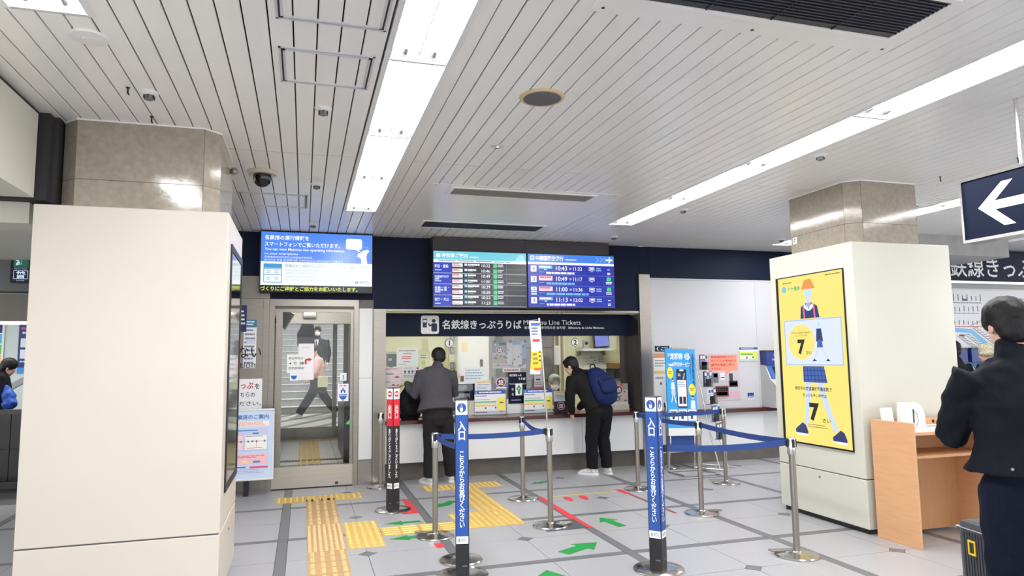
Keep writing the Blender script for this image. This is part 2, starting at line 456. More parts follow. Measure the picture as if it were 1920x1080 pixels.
for row, x0, x1, ye, n in (('row before the left wall display', 0.415, 0.725, 7.51, 5), ('row running over the belt barriers', 3.565, 3.87, 7.575, 5), ('row behind the right pillar', 6.64, 6.95, 8.49, 5), ('row at the far left', -1.305, -0.99, 3.48, 1)):
    for k in range(n):
        w = where[k] if n > 1 else 'beside the round detector'
        ceiling_light(x0, x1, ye-1.31*(k+1), ye-1.31*k, 'recessed fluorescent ceiling light, '+row+', '+w, 'fluorescent lights in the '+row)
ceiling_light(9.82, 10.12, 6.4, 8.0, 'recessed fluorescent ceiling light before the route map', 'fluorescent lights over the route map')
# closing strip between the first light row and the planks beside it
struct(MB().box(0.757, -6, HC, gx(12)-0.004, 7.52, HC+0.012).build('trim_1', M_plank))

# ---- left beam and lower fascia over the stair hall
lb = struct(MB().box(-2.4, 1.0, 2.63, -1.636, 4.22, 3.17).box(-2.4, 4.225, 2.63, -1.636, 4.867, 3.17).build('wall_left', M_beam))
fa = struct(MB().box(-9, 5.05, 2.80, -1.72, 5.4, 3.4).box(-9, 5.06, 2.50, -1.72, 5.4, 2.795).build('wall_stair_fascia', M_beam))
struct(MB().box(-9, 1.0, 3.38, -1.70, 5.4, 3.44).build('ceiling_stair_hall', M_beam))
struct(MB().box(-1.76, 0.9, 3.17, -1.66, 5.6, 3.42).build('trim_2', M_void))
struct(MB().box(-2.3, 4.96, 2.635, -1.60, 5.045, HC+.15).box(-1.72, 5.04, 2.635, -1.57, 5.4, HC+.15).build('wall_gap_shade', M_void))  # dark blocks added to put shade into the gap between beam and pillar
struct(MB().box(-9, 5.4, 2.95, -1.9, 14.5, 3.0).build('ceiling_stairs', M_beam))

# ---- pillars: stone shafts with chamfered corners
def shaft(name, x0, x1, y0, y1, c, label):
    core = struct(MB().prism([(x0+c, y0+.01), (x1-c, y0+.01), (x1-.01, y0+c), (x1-.01, y1-c), (x1-c, y1-.01), (x0+c, y1-.01), (x0+.01, y1-c), (x0+.01, y0+c)], 'z', 0, HC+0.1).build(name, M_joint))
    seg = [((x0+c, y0), (x1-c, y0)), ((x1-c, y0), (x1, y0+c)), ((x1, y0+c), (x1, y1-c)), ((x0, y1-c), (x0, y0+c)), ((x0, y0+c), (x0+c, y0))]
    for (ax, ay), (bx, by) in seg:
        d = Vector((bx-ax, by-ay, 0)); L = d.length; d.normalize(); n = Vector((d.y, -d.x, 0))
        for z0, z1 in ((0, 2.80), (2.803, HC+0.02)):
            q = [Vector((ax, ay, 0))+d*0.002, Vector((bx, by, 0))-d*0.002]
            mb = MB(); mb.prism([(q[0].x, q[0].y), (q[1].x, q[1].y), (q[1].x-n.x*.02, q[1].y-n.y*.02), (q[0].x-n.x*.02, q[0].y-n.y*.02)], 'z', z0, z1)
            mb.build('panel', M_stone, core)
    # thin trim where the shaft meets the planks
    tr = MB()
    for (ax, ay), (bx, by) in seg:
        tr.tube([(ax, ay, HC-0.004), (bx, by, HC-0.004)], 0.008, n=6)
    tr.build('trim', M_plank, core)
    return core
shaft('pillar', -1.56, -0.585, 5.015, 5.98, 0.10, '')
pr = shaft('pillar', 4.85, 5.72, 5.02, 5.98, 0.11, '')

# ---- ticket wall
wall = struct(MB().box(-0.76, YW+.005, 2.245, 4.745, YW+.16, HC+0.2).build('wall_ticket', M_concrete))
for x0, x1, z0 in ((-0.757, -0.42, 2.65), (-0.417, 0.86, 2.365), (0.863, 4.745, 2.245)):
    MB().box(x0, YW, z0, x1, YW+.05, HC).build('panel', M_navy, wall)
MB().box(0.863, YW-0.012, 2.215, 4.72, YW+.05, 2.245).build('rail', M_steelh, wall)
MB().box(4.748, YW, 2.793, 4.902, YW+.05, HC).build('panel', M_navy, wall)
wr = struct(MB().box(4.90, YW+.01, 0, 8.6, YW+.16, HC+0.2).build('wall_ticket_right', M_concrete))
MB().box(4.905, YW, 2.745, 8.6, YW+.05, HC).build('panel', M_navy, wr)
MB().box(4.905, YW-0.004, 2.72, 8.6, YW+.05, 2.743).build('trim', M_wallw, wr)
for x0, x1 in ((4.905, 6.74), (6.743, 8.6)):
    MB().box(x0, YW, 0.78, x1, YW+.05, 2.717).build('panel', M_wallw, wr)
MB().box(4.905, YW-.01, 0.17, 8.6, YW+.05, 0.72).build('panel', M_white, wr)
MB().box(4.905, YW+.006, 0, 8.6, YW+.05, 0.167).build('plinth', M_concrete, wr)
MB().box(4.905, YW-0.10, 0.722, 8.6, YW+.02, 0.778).build('shelf', M_counter, wr, bevel=0.006)
# posts
for x0, x1, z1 in ((0.86, 1.02, 2.245), (4.72, 4.90, 2.79)):
    p = struct(MB().box(x0, YW-0.03, 0.0, x1, YW+.45, z1).build('trim_%d' % (3 if x0 < 2 else 4), M_steel))
wc = struct(MB().box(0.675, YW+.02, 0, 0.858, YW+.2, 2.36).build('trim_5', M_steel))
MB().box(0.683, YW-.005, 0.32, 0.85, YW+.02, 1.345).build('panel', M_white, wc)
MB().box(0.683, YW-.005, 1.35, 0.85, YW+.02, 2.25).build('panel', M_white, wc)
MB().box(0.678, YW-.008, 0.0, 0.855, YW+.02, 0.30).build('plinth', M_steelh, wc)
# steel panel left of the door
wl = struct(MB().box(-2.6, YW+.015, 0, -0.42, YW+.16, 2.65).build('wall_left_of_door', M_steelh))
MB().box(-2.6, YW, 2.37, -0.425, YW+.02, 2.648).build('panel', M_steelh, wl)
MB().box(-2.6, YW, 0.20, -0.50, YW+.02, 2.362).build('panel', M_steel, wl)
MB().box(-0.495, YW-.004, 0.0, -0.425, YW+.02, 2.362).build('panel', M_steel, wl)
MB().box(-2.6, YW-.002, 0.0, -0.50, YW+.02, 0.195).build('plinth', M_steelh, wl)
struct(MB().box(-2.6, YW+.01, 2.65, -0.757, YW+.05, HC+.2).build('wall_navy_left', M_navy))
# ---- ticket window: glass, header sign, counter
ww = struct(MB().box(1.02, 9.42, 0.74, 4.72, 9.44, 0.80).build('window_1', M_chrome))
for a, b in ((1.02, 1.884), (1.888, 2.884), (2.888, 3.86), (3.864, 4.72)):
    MB().box(a, 9.425, 0.80, b, 9.433, 1.90).build('pane', M_glass, ww)
MB().box(4.655, YW+.40, 0.8, 4.72, YW+.55, 2.2).build('jamb', M_darksteel, ww)
MB().box(4.70, YW+.0, 0.8, 4.722, YW+.42, 2.2).build('jamb', M_darksteel, ww)
cnt = thing('ticket_counter', 'long white fronted ticket counter with maroon top under the ticket window', 'counter', (2.87, 9.1, 0))
MB().box(1.02, 8.97, 0.742, 4.72, 9.50, 0.792).build('counter_top', M_counter, cnt, bevel=0.008)
for a, b in ((1.02, 3.77), (3.775, 4.72)): MB().box(a, 9.05, 0.24, b, 9.5, 0.742).build('front_panel', M_white, cnt)
MB().box(1.02, 9.18, 0, 4.72, 9.5, 0.238).build('plinth', M_concrete, cnt)
hs = thing('ticket_sign', 'long navy sign over the ticket window with ticket buying pictogram', 'sign', (2.87, 9.3, 1.9))
MB().box(1.02, 9.30, 1.895, 4.70, 9.42, 2.21).build('board', M_navy, hs)
p = Panel(hs, (1.02, 9.30, 2.21), 3.68, 0.315)
wh, nv = (232, 232, 230), (26, 36, 68)
p.rrect(0.138, 0.10, 0.206, 0.90, 0.03, wh, 1)
p.rect(0.1445, 0.24, 0.1605, 0.62, nv, 2); p.rect(0.1465, 0.29, 0.1585, 0.40, wh, 3); p.rect(0.156, 0.50, 0.1575, 0.55, wh, 3)
p.circ(0.186, 0.33, 0.026, nv, 2); p.rrect(0.177, 0.44, 0.199, 0.80, 0.02, nv, 2); p.stroke([(0.181, 0.48), (0.171, 0.56), (0.166, 0.44)], 0.018, nv, 2)
p.text('名鉄線きっぷうりば', 0.218, 0.28, 0.532, 0.70, wh, bold=0.02)
p.text('Meitetsu Line Tickets', 0.540, 0.28, 0.780, 0.50, wh)
p.text('名铁售票   메이테츠선 승차권   Bilheteria da Linha Meitetsu', 0.542, 0.56, 0.882, 0.70, wh, bold=0.01)
p.done()
# ---- inside the ticket office
of = struct(MB().box(1.0, 11.5, 0, 6.4, 11.6, 2.7).build('wall_office_back', M_office))
MB().box(2.36, 11.46, 0, 3.17, 11.5, 2.6).build('panel', M_office2, of)
struct(MB().box(0.9, 9.44, 0, 1.0, 11.6, 2.7).build('wall_office_left', M_office))
struct(MB().box(6.4, 9.22, 0, 6.5, 11.6, 2.7).build('wall_office_right', M_office))
struct(MB().box(0.9, 9.30, 2.6, 6.5, 11.6, 2.7).build('ceiling_office', M_white))
struct(MB().box(0.9, 9.22, -0.1, 6.5, 11.6, 0.0).build('floor_office', M_border))
for k, (x0, y0) in enumerate(((1.6, 10.0), (3.0, 10.0), (4.4, 10.0))):
    t = thing('office_light', 'flat office ceiling light %s' % ('over window 1', 'over the middle of the office', 'over the wall shelf')[k], 'ceiling light', (x0+.5, y0+.2, 2.57), 0, 'office ceiling lights')
    MB().box(x0, y0, 2.56, x0+1.0, y0+.3, 2.60).build('housing', M_white, t)
    MB().box(x0+.02, y0+.02, 2.552, x0+.98, y0+.28, 2.56).build('glow_panel', mat('office_lamp', (255, 252, 240), 0.5, emit=9.0), t)
# ---- vestibule behind the glass door, a step higher
struct(MB().box(-0.75, 9.2, 0, 0.90, 13.45, 0.128).build('floor_vestibule', M_joint))
vf = bpy.data.objects['floor_vestibule']
m_ = MB().box(0.003, 0.003, 0.12, 0.397, 0.397, 0.14); m_.mats = [mat('pale_tile', (204, 204, 200), 0.35, noise=0.08, scale=80)]; VT = m_.mesh('tile')
for i in range(4):
    for j in range(10): share('tile', VT, (-0.72+0.4*i, 9.25+0.4*j, 0), 0, vf)
vp = thing('tactile_path', 'yellow tactile paving strip on the floor behind the glass door', 'tactile paving', (0.1, 11, 0.138))
for k in range(11): share('tile', TBy, (-0.06-0.1, 9.4+0.32*k-11, 0), 0, vp)
for k in range(5): share('tile', TD, (-0.72+0.32*k-0.1+0.03, 12.93-11, 0), 0, vp)
for n, y0 in enumerate((10.45, 9.95)):
    t = thing('floor_grating', 'dark metal drain grating across the tactile strip, %s the glass door' % ('farther from' if n == 0 else 'nearer to'), 'grating', (0.05, y0, 0.14))
    g = MB()
    for k in range(36): g.box(-0.7+0.043*k, y0, 0.141, -0.7+0.043*k+0.028, y0+.13, 0.149)
    g.box(-0.72, y0-.01, 0.139, 0.86, y0+.14, 0.143); g.build('grate', M_darksteel, t)
struct(MB().box(-0.75, 10.3, 2.115, 0.90, 10.42, 2.9).build('wall_vestibule_header', mat('grey_header', (150, 147, 142), 0.4)))
struct(MB().box(-0.86, 9.22, 0, -0.75, 13.5, 2.6).build('wall_vestibule_left', M_steel))
struct(MB().box(0.80, 9.22, 0.0, 0.905, 13.5, 2.6).build('wall_vestibule_right', mat('cream_brick_wall', (206, 196, 168), 0.5)))
struct(MB().box(-0.86, 9.2, 2.6, 0.95, 13.6, 2.7).build('ceiling_vestibule', M_white))
t = thing('exit_lamp', 'small lit lamp box on the header behind the glass door', 'lamp', (0.07, 10.29, 2.21))
MB().box(-0.02, 10.26, 2.20, 0.16, 10.30, 2.29).build('housing', M_steel, t); MB().box(-0.01, 10.252, 2.235, 0.15, 10.26, 2.28).build('lens', mat('warm_lens', (255, 240, 214), 0.5, emit=2.0), t)
t = thing('vestibule_light', 'flat ceiling light inside the glass door vestibule', 'ceiling light', (0.05, 9.8, 2.58)); MB().box(-0.4, 9.6, 2.57, 0.5, 9.9, 2.60).build('glow_panel', mat('vestibule_lamp', (255, 250, 240), 0.5, emit=9.0), t)
# inner sliding door
d2 = struct(MB().box(-0.75, 13.4, 0.14, 0.8, 13.46, 0.34).build('door_2', M_steelh))
MB().box(-0.75, 13.4, 2.30, 0.8, 13.46, 2.42).build('door_rail', M_steelh, d2)
for x0, x1 in ((-0.75, -0.42), (0.52, 0.60), (0.72, 0.8)): MB().box(x0, 13.4, 0.34, x1, 13.46, 2.3).build('stile', M_steel, d2)
MB().box(-0.42, 13.425, 0.34, 0.52, 13.435, 2.3).build('pane', M_glassdoor, d2)
# concourse beyond
cf = struct(MB().box(-4, 13.5, 0.1, 5, 22, 0.29).build('floor_concourse', mat('light_concourse_floor', (190, 190, 188), 0.35)))
for k in range(9):
    MB().prism([(-3+0.75*k, 13.6), (-2.82+0.75*k, 13.6), (-0.8+0.75*k, 17.4), (-1.02+0.75*k, 17.4)], 'z', 0.285, 0.2925).build('stripe', M_border, cf)
MB().prism([(0.55, 13.9), (1.6, 13.9), (1.4, 15.3)], 'z', 0.285, 0.294).build('tactile_stripe', M_tact, cf)
st = struct(MB().box(-4, 17.4, 0.2, 5, 17.5, 0.29).build('floor_stairs', M_border))
for k in range(14):
    MB().box(-4, 17.5+0.3*k, 0.29, 5, 22.5, 0.29+0.17*(k+1)-0.012).build('step', mat('grey_stair', (150, 148, 144), 0.5, noise=0.1), st)
    MB().box(-4, 17.48+0.3*k, 0.29+0.17*(k+1)-0.012, 5, 17.85+0.3*k, 0.29+0.17*(k+1)).build('nosing', M_wallw, st)
struct(MB().box(-4, 22.5, 0, 5, 22.6, 6).build('wall_concourse', M_wallw))
struct(MB().box(0.96, 13.6, 0, 1.06, 17.4, 4).build('wall_concourse_side', mat('cream_tile_wall', (214, 204, 172), 0.4)))
struct(MB().box(-0.98, 13.6, 0, -0.9, 17.0, 4).build('wall_concourse_left', M_wallw))
t = thing('concourse_light', 'long ceiling light over the stairs behind the glass door', 'ceiling light', (0.1, 16, 4.0)); MB().box(-0.8, 14.2, 3.97, 0.9, 17.3, 4.0).build('glow_panel', mat('concourse_lamp', (255, 255, 250), 0.5, emit=3.0), t)
struct(MB().box(-1, 13.5, 4.02, 1.1, 22.5, 4.1).build('ceiling_concourse', M_white))
# ---- outer sliding door
d1 = struct(MB().box(-0.42, YW-.01, 2.275, 0.672, YW+.14, 2.36).build('door_1', M_steelh))
MB().box(-0.42, YW-.01, 0.0, -0.36, YW+.14, 2.275).build('jamb', M_steel, d1)
MB().box(0.615, YW-.01, 0.0, 0.672, YW+.14, 2.275).build('jamb', M_steel, d1)
MB().box(-0.36, YW+.03, 2.20, 0.615, YW+.09, 2.275).build('door_rail', M_steelh, d1)
MB().box(-0.36, YW+.02, 0.012, 0.615, YW+.08, 0.27).build('door_rail', M_steel_highlit, d1)
for x0, x1 in ((-0.345, -0.265), (0.575, 0.612)): MB().box(x0, YW+.03, 0.27, x1, YW+.075, 2.2).build('stile', M_steel, d1)
MB().box(-0.265, YW+.05, 0.27, 0.575, YW+.058, 2.2).build('pane', M_glassdoor, d1)
MB().box(0.40, YW+.012, 0.03, 0.44, YW+.02, 0.06).build('keyhole_plate', M_darksteel, d1)
MB().box(-0.36, YW-0.005, -0.005, 0.615, YW+.1, 0.006).build('threshold', M_darksteel, d1)
# ---- stair hall at the far left
sw = struct(MB().box(-9, 14.3, 0, -1.9, 14.4, 3).build('wall_stairs', mat('pale_blue_panel', (206, 218, 216), 0.4)))
for x in (-5.6, -4.62, -3.6): MB().box(x, 14.29, 0, x+.012, 14.305, 3).build('joint', M_joint, sw)
MB().box(-9, 14.29, 1.62, -1.9, 14.305, 1.632).build('joint', M_joint, sw)
ss = struct(MB().box(-5.2, 12.2, 0, -2.4, 12.3, 0.3).build('floor_stair_hall', M_border))
for k in range(8):
    MB().box(-4.55+0.28*k, 12.3, 0.0, -1.9, 14.2, 0.55+0.16*(k+1)).build('step', mat('grey_stair', (150, 148, 144), 0.5, noise=0.1), ss)
hl = thing('stair_handrail', 'grey stair side rail with a yellow end by the blue white wall', 'handrail', (-4.4, 12.25, 0.6))
MB().prism([(-4.9, 0.80), (-3.1, 1.9), (-3.1, 2.0), (-4.9, 0.90)], 'y', 12.2, 12.28).build('rail', mat('grey_rail', (168, 172, 170), 0.4), hl)
MB().prism([(-4.9, 0.80), (-4.55, 1.014), (-4.55, 1.114), (-4.9, 0.90)], 'y', 12.19, 12.29).build('rail_end', M_tact, hl)
bl = thing('glossy_barrier', 'dark glossy panelled barrier wall behind the left pillar', 'barrier', (-3.8, 10.4, 0))
for k in range(5):
    x0 = -7.5+1.3*k; MB().box(x0+.004, 10.4, 0.10, x0+1.296, 10.5, 0.50).build('panel', mat('dark_gloss_panel', (58, 54, 54), 0.12), bl)
    MB().box(x0+.004, 10.4, 0.505, x0+1.296, 10.5, 0.94).build('panel', mat('dark_gloss_panel', (58, 54, 54), 0.12), bl)
MB().box(-7.5, 10.36, 0.945, -1.0, 10.54, 1.0).build('cap_rail', M_darksteel, bl)
MB().box(-7.5, 10.38, 0.0, -1.0, 10.52, 0.095).build('plinth', M_darksteel, bl)
struct(MB().box(-9, 10.6, 2.15, -1.8, 10.9, 2.52).build('wall_stair_lintel', mat('grey_soffit', (150, 143, 134), 0.5)))
struct(MB().box(-9, 10.5, 2.55, -1.8, 10.9, 3.2).build('wall_stair_upper', mat('grey_fascia', (132, 132, 134), 0.5)))
t = thing('edge_light', 'thin white light strip along the lintel at the far left', 'light', (-4.2, 10.58, 2.13)); MB().box(-8, 10.60, 2.115, -1.9, 10.66, 2.15).build('glow_panel', mat('edge_lamp', (255, 255, 255), 0.5, emit=6.0), t)
t = thing('stair_hall_light', 'ceiling light over the far left stairs', 'ceiling light', (-4.6, 12.4, 2.9)); MB().box(-6.5, 11.6, 2.9, -2.6, 11.9, 2.949).build('glow_panel', mat('stair_lamp', (255, 255, 255), 0.5, emit=7.0), t)
# ---- right hand part of the ticket wall with the route map
YR = 8.2
wm = struct(MB().box(8.6, YR+.01, 0, 14.2, YR+.2, HC+.2).build('wall_machines', M_wallw))
struct(MB().box(8.6, YR, 0, 8.64, YW+.1, HC).build('wall_machines_return', M_wallw))
MB().box(8.6, YR-.005, 3.12, 14.2, YR+.02, HC).build('panel', M_navy, wm)
gb = struct(MB().box(7.75, 7.2, 2.93, 9.7, 8.19, HC-.001).build('trim_6', mat('grey_duct_box', (160, 158, 155), 0.45, noise=0.12, scale=5)))
# ================================================================== displays over the wall
def px(t, x0, y, z1, x1, z0, rz=0, kind='print'): return Panel(t, (x0, y, z1), x1-x0, z1-z0, rz, kind)
t = thing('information_display', 'wide lit blue and white information display over the glass door with LED line below', 'display', (0.145, 8.95, 2.43))
MB().box(-0.545, 8.86, 2.43, 0.83, 9.049, 3.195).build('case', M_black, t, bevel=0.006)
MB().box(-0.53, 8.853, 2.52, 0.82, 8.862, 3.185).build('screen', P((240, 250, 255), 'screen'), t)
MB().box(-0.53, 8.853, 2.437, 0.82, 8.86, 2.512).build('led_board', mat('led_board', (8, 10, 12), 0.4), t)
p = px(t, -0.53, 8.853, 3.185, 0.82, 2.52, 0, 'screen'); b, w = (74, 134, 240), (245, 250, 255); gy = (120, 160, 190)
p.rect(0, 0, 1, 0.56, b)
p.text('名鉄線の運行情報を', 0.03, 0.06, 0.42, 0.15, w, bold=.02); p.text('スマートフォンでご覧いただけます。', 0.03, 0.185, 0.70, 0.275, w, bold=.02)
p.text('You can view Meitetsu line operating information', 0.03, 0.30, 0.74, 0.365, w, bold=.015); p.text('on your smartphone', 0.03, 0.39, 0.325, 0.44, w, bold=.015)
p.text('名铁电车运行信息可以用智能手机阅览。', 0.03, 0.455, 0.46, 0.495, w); p.text('메이테츠 전철 운행정보를 스마트폰으로 확인하실 수 있습니다', 0.03, 0.51, 0.73, 0.55, w)
p.rrect(0.755, 0.08, 0.905, 0.29, 0.03, w, 2); p.poly([(0.83, 0.28), (0.87, 0.28), (0.90, 0.35)], w, 2)
p.poly([(0.90, 0.56), (0.895, 0.46), (0.86, 0.42), (0.87, 0.36), (0.905, 0.34), (0.92, 0.30), (0.96, 0.33), (0.945, 0.42), (0.955, 0.56)], w, 2); p.poly([(0.90, 0.31), (0.965, 0.28), (0.975, 0.33), (0.915, 0.365)], (225, 240, 255), 3)
for dx in (0, .015, .03): p.stroke([(0.925+dx, 0.255), (0.92+dx*1.2, 0.235)], 0.004, w, 3)
p.frame(0.025, 0.60, 0.185, 0.955, 0.008, (64, 150, 205), 2); p.rect(0.03, 0.61, 0.18, 0.68, (64, 150, 205), 2); p.rect(0.03, 0.69, 0.18, 0.705, (64, 150, 205), 2); p.rect(0.03, 0.80, 0.18, 0.812, (64, 150, 205), 2)
for u in (0.05, 0.12):
    for v in (0.73, 0.85): p.lines(u, v, u+.04, v+.06, 3, gy, 2)
p.text('駅構内または車内の二次元コードより情報をご確認ください。', 0.215, 0.605, 0.975, 0.665, (110, 150, 175))
p.text('Please obtain the information from the two-dimensional code in the', 0.215, 0.69, 0.93, 0.73, (165, 195, 210)); p.text('station or inside the train.', 0.215, 0.745, 0.50, 0.785, (165, 195, 210))
p.text('请通过站内或车内的二维码确认信息。', 0.215, 0.82, 0.54, 0.86, (165, 195, 210)); p.text('역 구내 또는 차내의 이차원코드로 정보를 확인해 주십시오', 0.215, 0.88, 0.80, 0.925, (165, 195, 210))
p.text('MEITETSU', 0.885, 0.90, 0.975, 0.955, (60, 90, 130)); p.poly([(0.835, 0.905), (0.855, 0.92), (0.875, 0.895), (0.868, 0.93), (0.882, 0.955), (0.858, 0.94), (0.84, 0.96), (0.847, 0.93)], (40, 150, 190), 2)
p.done()
text(t, 'づくりにご理解とご協力をお願いいたします。', (0.055, 8.8515, 2.475), 1.17, 0.058, P((212, 232, 70), 'screen'), bold=.02)
# departure boards
t = thing('departure_board', 'departure board with black and blue timetable under a pale cyan header', 'display', (2.26, 8.85, 2.26))
MB().box(1.60, 8.80, 2.26, 2.905, 9.035, 3.02).build('case', M_black, t, bevel=0.004)
MB().box(1.61, 8.793, 2.275, 2.895, 8.80, 3.005).build('screen', P((22, 22, 36), 'screen'), t)
p = px(t, 1.61, 8.793, 3.005, 2.895, 2.275, 0, 'screen'); bl = (20, 52, 190); cy = (110, 205, 225); g = (70, 205, 130); pk = (255, 120, 130)
p.rect(0, 0, 1, 0.155, cy); p.rect(0, 0.155, 1, 0.205, w); p.text('特別車ご案内', 0.085, 0.035, 0.36, 0.12, w, bold=.02); p.lines(0.38, 0.09, 0.50, 0.13, 1, w, 2); p.rrect(0.03, 0.04, 0.07, 0.115, 0.01, w, 2)
p.poly([(0.87, 0.155), (0.92, 0.03), (0.96, 0.03), (0.99, 0.155)], (160, 225, 240), 2); p.lines(0.05, 0.165, 0.95, 0.20, 1, (130, 160, 170), 2, .5)
rows = ['10:32', '10:46', '10:49', '11:00', '10:39', '10:58', '10:53', '11:23']
for q, (a, lab) in enumerate(((0.205, '知立・豊橋'), (0.405, '中部国際空港\n河和'), (0.605, '名鉄一宮・\n名鉄岐阜'), (0.81, '岩倉・犬山'))):
    p.rect(0, a, 0.185, a+0.19, bl); p.text(lab, 0.012, a+0.04, 0.155 if '\n' not in lab else 0.16, a+(0.10 if '\n' not in lab else 0.125), w, bold=.02); p.lines(0.015, a+0.135, 0.09, a+0.165, 1, w, 2)
    p.rect(0, a+0.193, 1, a+0.2, (205, 215, 235), 2)
for k, tm in enumerate(rows):
    a = 0.21+0.0985*k; p.rect(0.195, a+0.008, 0.305, a+0.072, w); p.rect(0.20, a+0.012, 0.265 if k < 6 else 0.20, a+0.03, pk, 2); p.lines(0.20, a+0.04, 0.30, a+0.066, 1, (190, 90, 110), 2)
    p.rect(0.325, a+0.01, 0.352, a+0.05, (225, 235, 255) if k < 2 else (150, 215, 240)); p.lines(0.36, a+0.012, 0.49, a+0.052, 1, w, 1, .8, .4); p.lines(0.36, a+0.057, 0.43, a+0.075, 1, (190, 190, 205), 1)
    p.text(tm, 0.508, a+0.012, 0.60, a+0.07, w, bold=.01); p.rect(0.635, a+0.006, 0.675, a+0.078, g); p.lines(0.682, a+0.012, 0.75, a+0.072, 2, (215, 220, 235), 1, .6)
    if k % 2 == 0: p.rect(0.195, a+0.092, 1, a+0.096, (110, 115, 135))
p.rect(0.622, 0.21, 0.625, 1, (110, 115, 135)); p.rect(0.778, 0.21, 0.781, 1, (110, 115, 135)); p.lines(0.79, 0.56, 0.985, 0.585, 1, w, 2)
p.done()
t = thing('departure_board', 'blue departure board for the airport with an aeroplane in its header', 'display', (3.57, 8.85, 2.26))
MB().box(2.91, 8.80, 2.26, 4.22, 9.035, 3.02).build('case', M_black, t, bevel=0.004)
MB().box(2.92, 8.793, 2.275, 4.21, 8.80, 3.005).build('screen', P((14, 36, 170), 'screen'), t)
p = px(t, 2.92, 8.793, 3.005, 4.21, 2.275, 0, 'screen'); hb = (62, 130, 232)
p.rect(0, 0, 1, 0.15, hb); p.rect(0, 0.15, 1, 0.195, w); p.rrect(0.025, 0.03, 0.07, 0.115, 0.006, w, 2); p.rect(0.037, 0.05, 0.058, 0.09, hb, 3); p.text('中部国際空港行', 0.085, 0.03, 0.405, 0.12, w, bold=.02); p.lines(0.43, 0.085, 0.58, 0.12, 1, w, 2)
for q in (0.79, 0.835, 0.88): p.stroke([(q, 0.03), (q+.03, 0.075), (q, 0.125)], 0.012, (130, 180, 245), 2)
p.stroke([(0.905, 0.08), (0.985, 0.075)], 0.02, w, 3); p.stroke([(0.945, 0.02), (0.955, 0.078), (0.94, 0.14)], 0.018, w, 3); p.stroke([(0.912, 0.05), (0.918, 0.08)], 0.012, w, 3)
for k, (n, a, c) in enumerate((('4', '10:43', '11:32'), ('3', '10:49', '11:17'), ('4', '11:00', '11:36'), ('4', '11:13', '12:02'))):
    v = 0.2+0.2*k
    p.rrect(0.03, v+0.02, 0.095, v+(0.135 if k != 2 else 0.085), 0.008, w, 1); p.text(n, 0.05, v+0.035, 0.077, v+(0.12 if k != 2 else 0.075), bl)
    if k == 2: p.lines(0.03, v+0.095, 0.095, v+0.19, 2, w, 1, .6, .0)
    p.rect(0.12, v+0.015, 0.275, v+0.075 if k in (0, 3) else v+0.10, (90, 200, 235) if k in (0, 3) else (255, 215, 225)); p.lines(0.13, v+0.025, 0.265, v+0.065, 1, w if k in (0, 3) else (235, 70, 90), 2, .7)
    if k in (0, 3): p.lines(0.18, v+0.085, 0.215, v+0.115, 1, w, 2)
    p.text(a, 0.315, v+0.02, 0.445, v+0.105, w, bold=.015); p.text('»', 0.468, v+0.045, 0.495, v+0.085, w); p.text(c, 0.515, v+0.03, 0.62, v+0.10, w, bold=.01)
    p.frame(0.70, v+0.025, 0.765, v+0.095, 0.005, w, 1); p.lines(0.712, v+0.04, 0.755, v+0.08, 1, w, 1, .8, 0); p.lines(0.72, v+0.105, 0.75, v+0.125, 1, w, 1)
    if k != 1: p.lines(0.785, v+0.035, 0.85, v+0.115, 2, (150, 190, 250), 1, .6)
    p.lines(0.12, v+0.135, 0.20, v+0.155, 1, (90, 190, 240), 1); p.lines(0.205, v+0.135, 0.53 if k != 2 else 0.69, v+0.178, 1, w if k in (0, 3) else (120, 190, 240), 1, .9, 0)
    p.rect(0.12, v+0.128, 0.86, v+0.131, (60, 90, 210), 1); p.rect(0.02, v+0.193, 1, v+0.198, (110, 140, 235), 1); p.rect(0.868, v+0.01, 0.871, v+0.18, (60, 90, 210), 1)
    if k in (1, 2): p.rect(0.91, v+0.015, 0.96, v+0.09, g, 1); p.lines(0.90, v+0.105, 0.975, v+0.16, 2, w, 1, .6)
    else: p.rect(0.92, v+0.06, 0.95, v+0.075, w, 1); p.lines(0.918, v+0.125, 0.955, v+0.175, 2, w, 1, .6, 0)
p.done()
t = thing('board_hood', 'dark grey hood box above the two departure boards', 'hood', (2.9, 8.9, 3.02)); MB().box(1.61, 8.84, 3.024, 2.895, 9.045, 3.20).build('hood_panel', mat('dark_hood', (58, 52, 56), 0.5), t); MB().box(2.899, 8.84, 3.024, 4.16, 9.045, 3.20).build('hood_panel', mat('dark_hood', (58, 52, 56), 0.5), t)

# ================================================================== pillar claddings
t = thing('pillar_cladding', 'plain cream pillar cladding of the left pillar with a screen on its side', 'cladding', (-1.08, 5.47, 0))
def cladding(x0, x1, y0, y1, m, t, zt=2.606, zs=0.474, seamy=None):
    MB().box(x0, y0, zs+.004, x1, y1, zt).build('upper_case', m, t, bevel=0.006)
    MB().box(x0+.006, y0+.006, zs-.004, x1-.006, y1-.006, zs+.004).build('shadow_gap', M_joint, t)
    MB().box(x0, y0, 0.045, x1, y1, zs-.004).build('lower_case', m, t, bevel=0.006)
    MB().box(x0+.03, y0+.03, 0.0, x1-.03, y1-.03, 0.045).build('plinth', M_black, t)
cladding(-1.658, -0.508, 4.935, 6.01, M_cream, t)
scr = MB(); 
scr.box(-0.508, 5.13, 0.70, -0.498, 5.97, 0.745).box(-0.508, 5.13, 2.375, -0.498, 5.97, 2.42).box(-0.508, 5.13, 0.745, -0.498, 5.165, 2.375).box(-0.508, 5.935, 0.745, -0.498, 5.97, 2.375)
scr.build('screen_frame', M_black, t); MB().box(-0.508, 5.165, 0.745, -0.503, 5.935, 2.375).build('screen', M_darkglass, t)
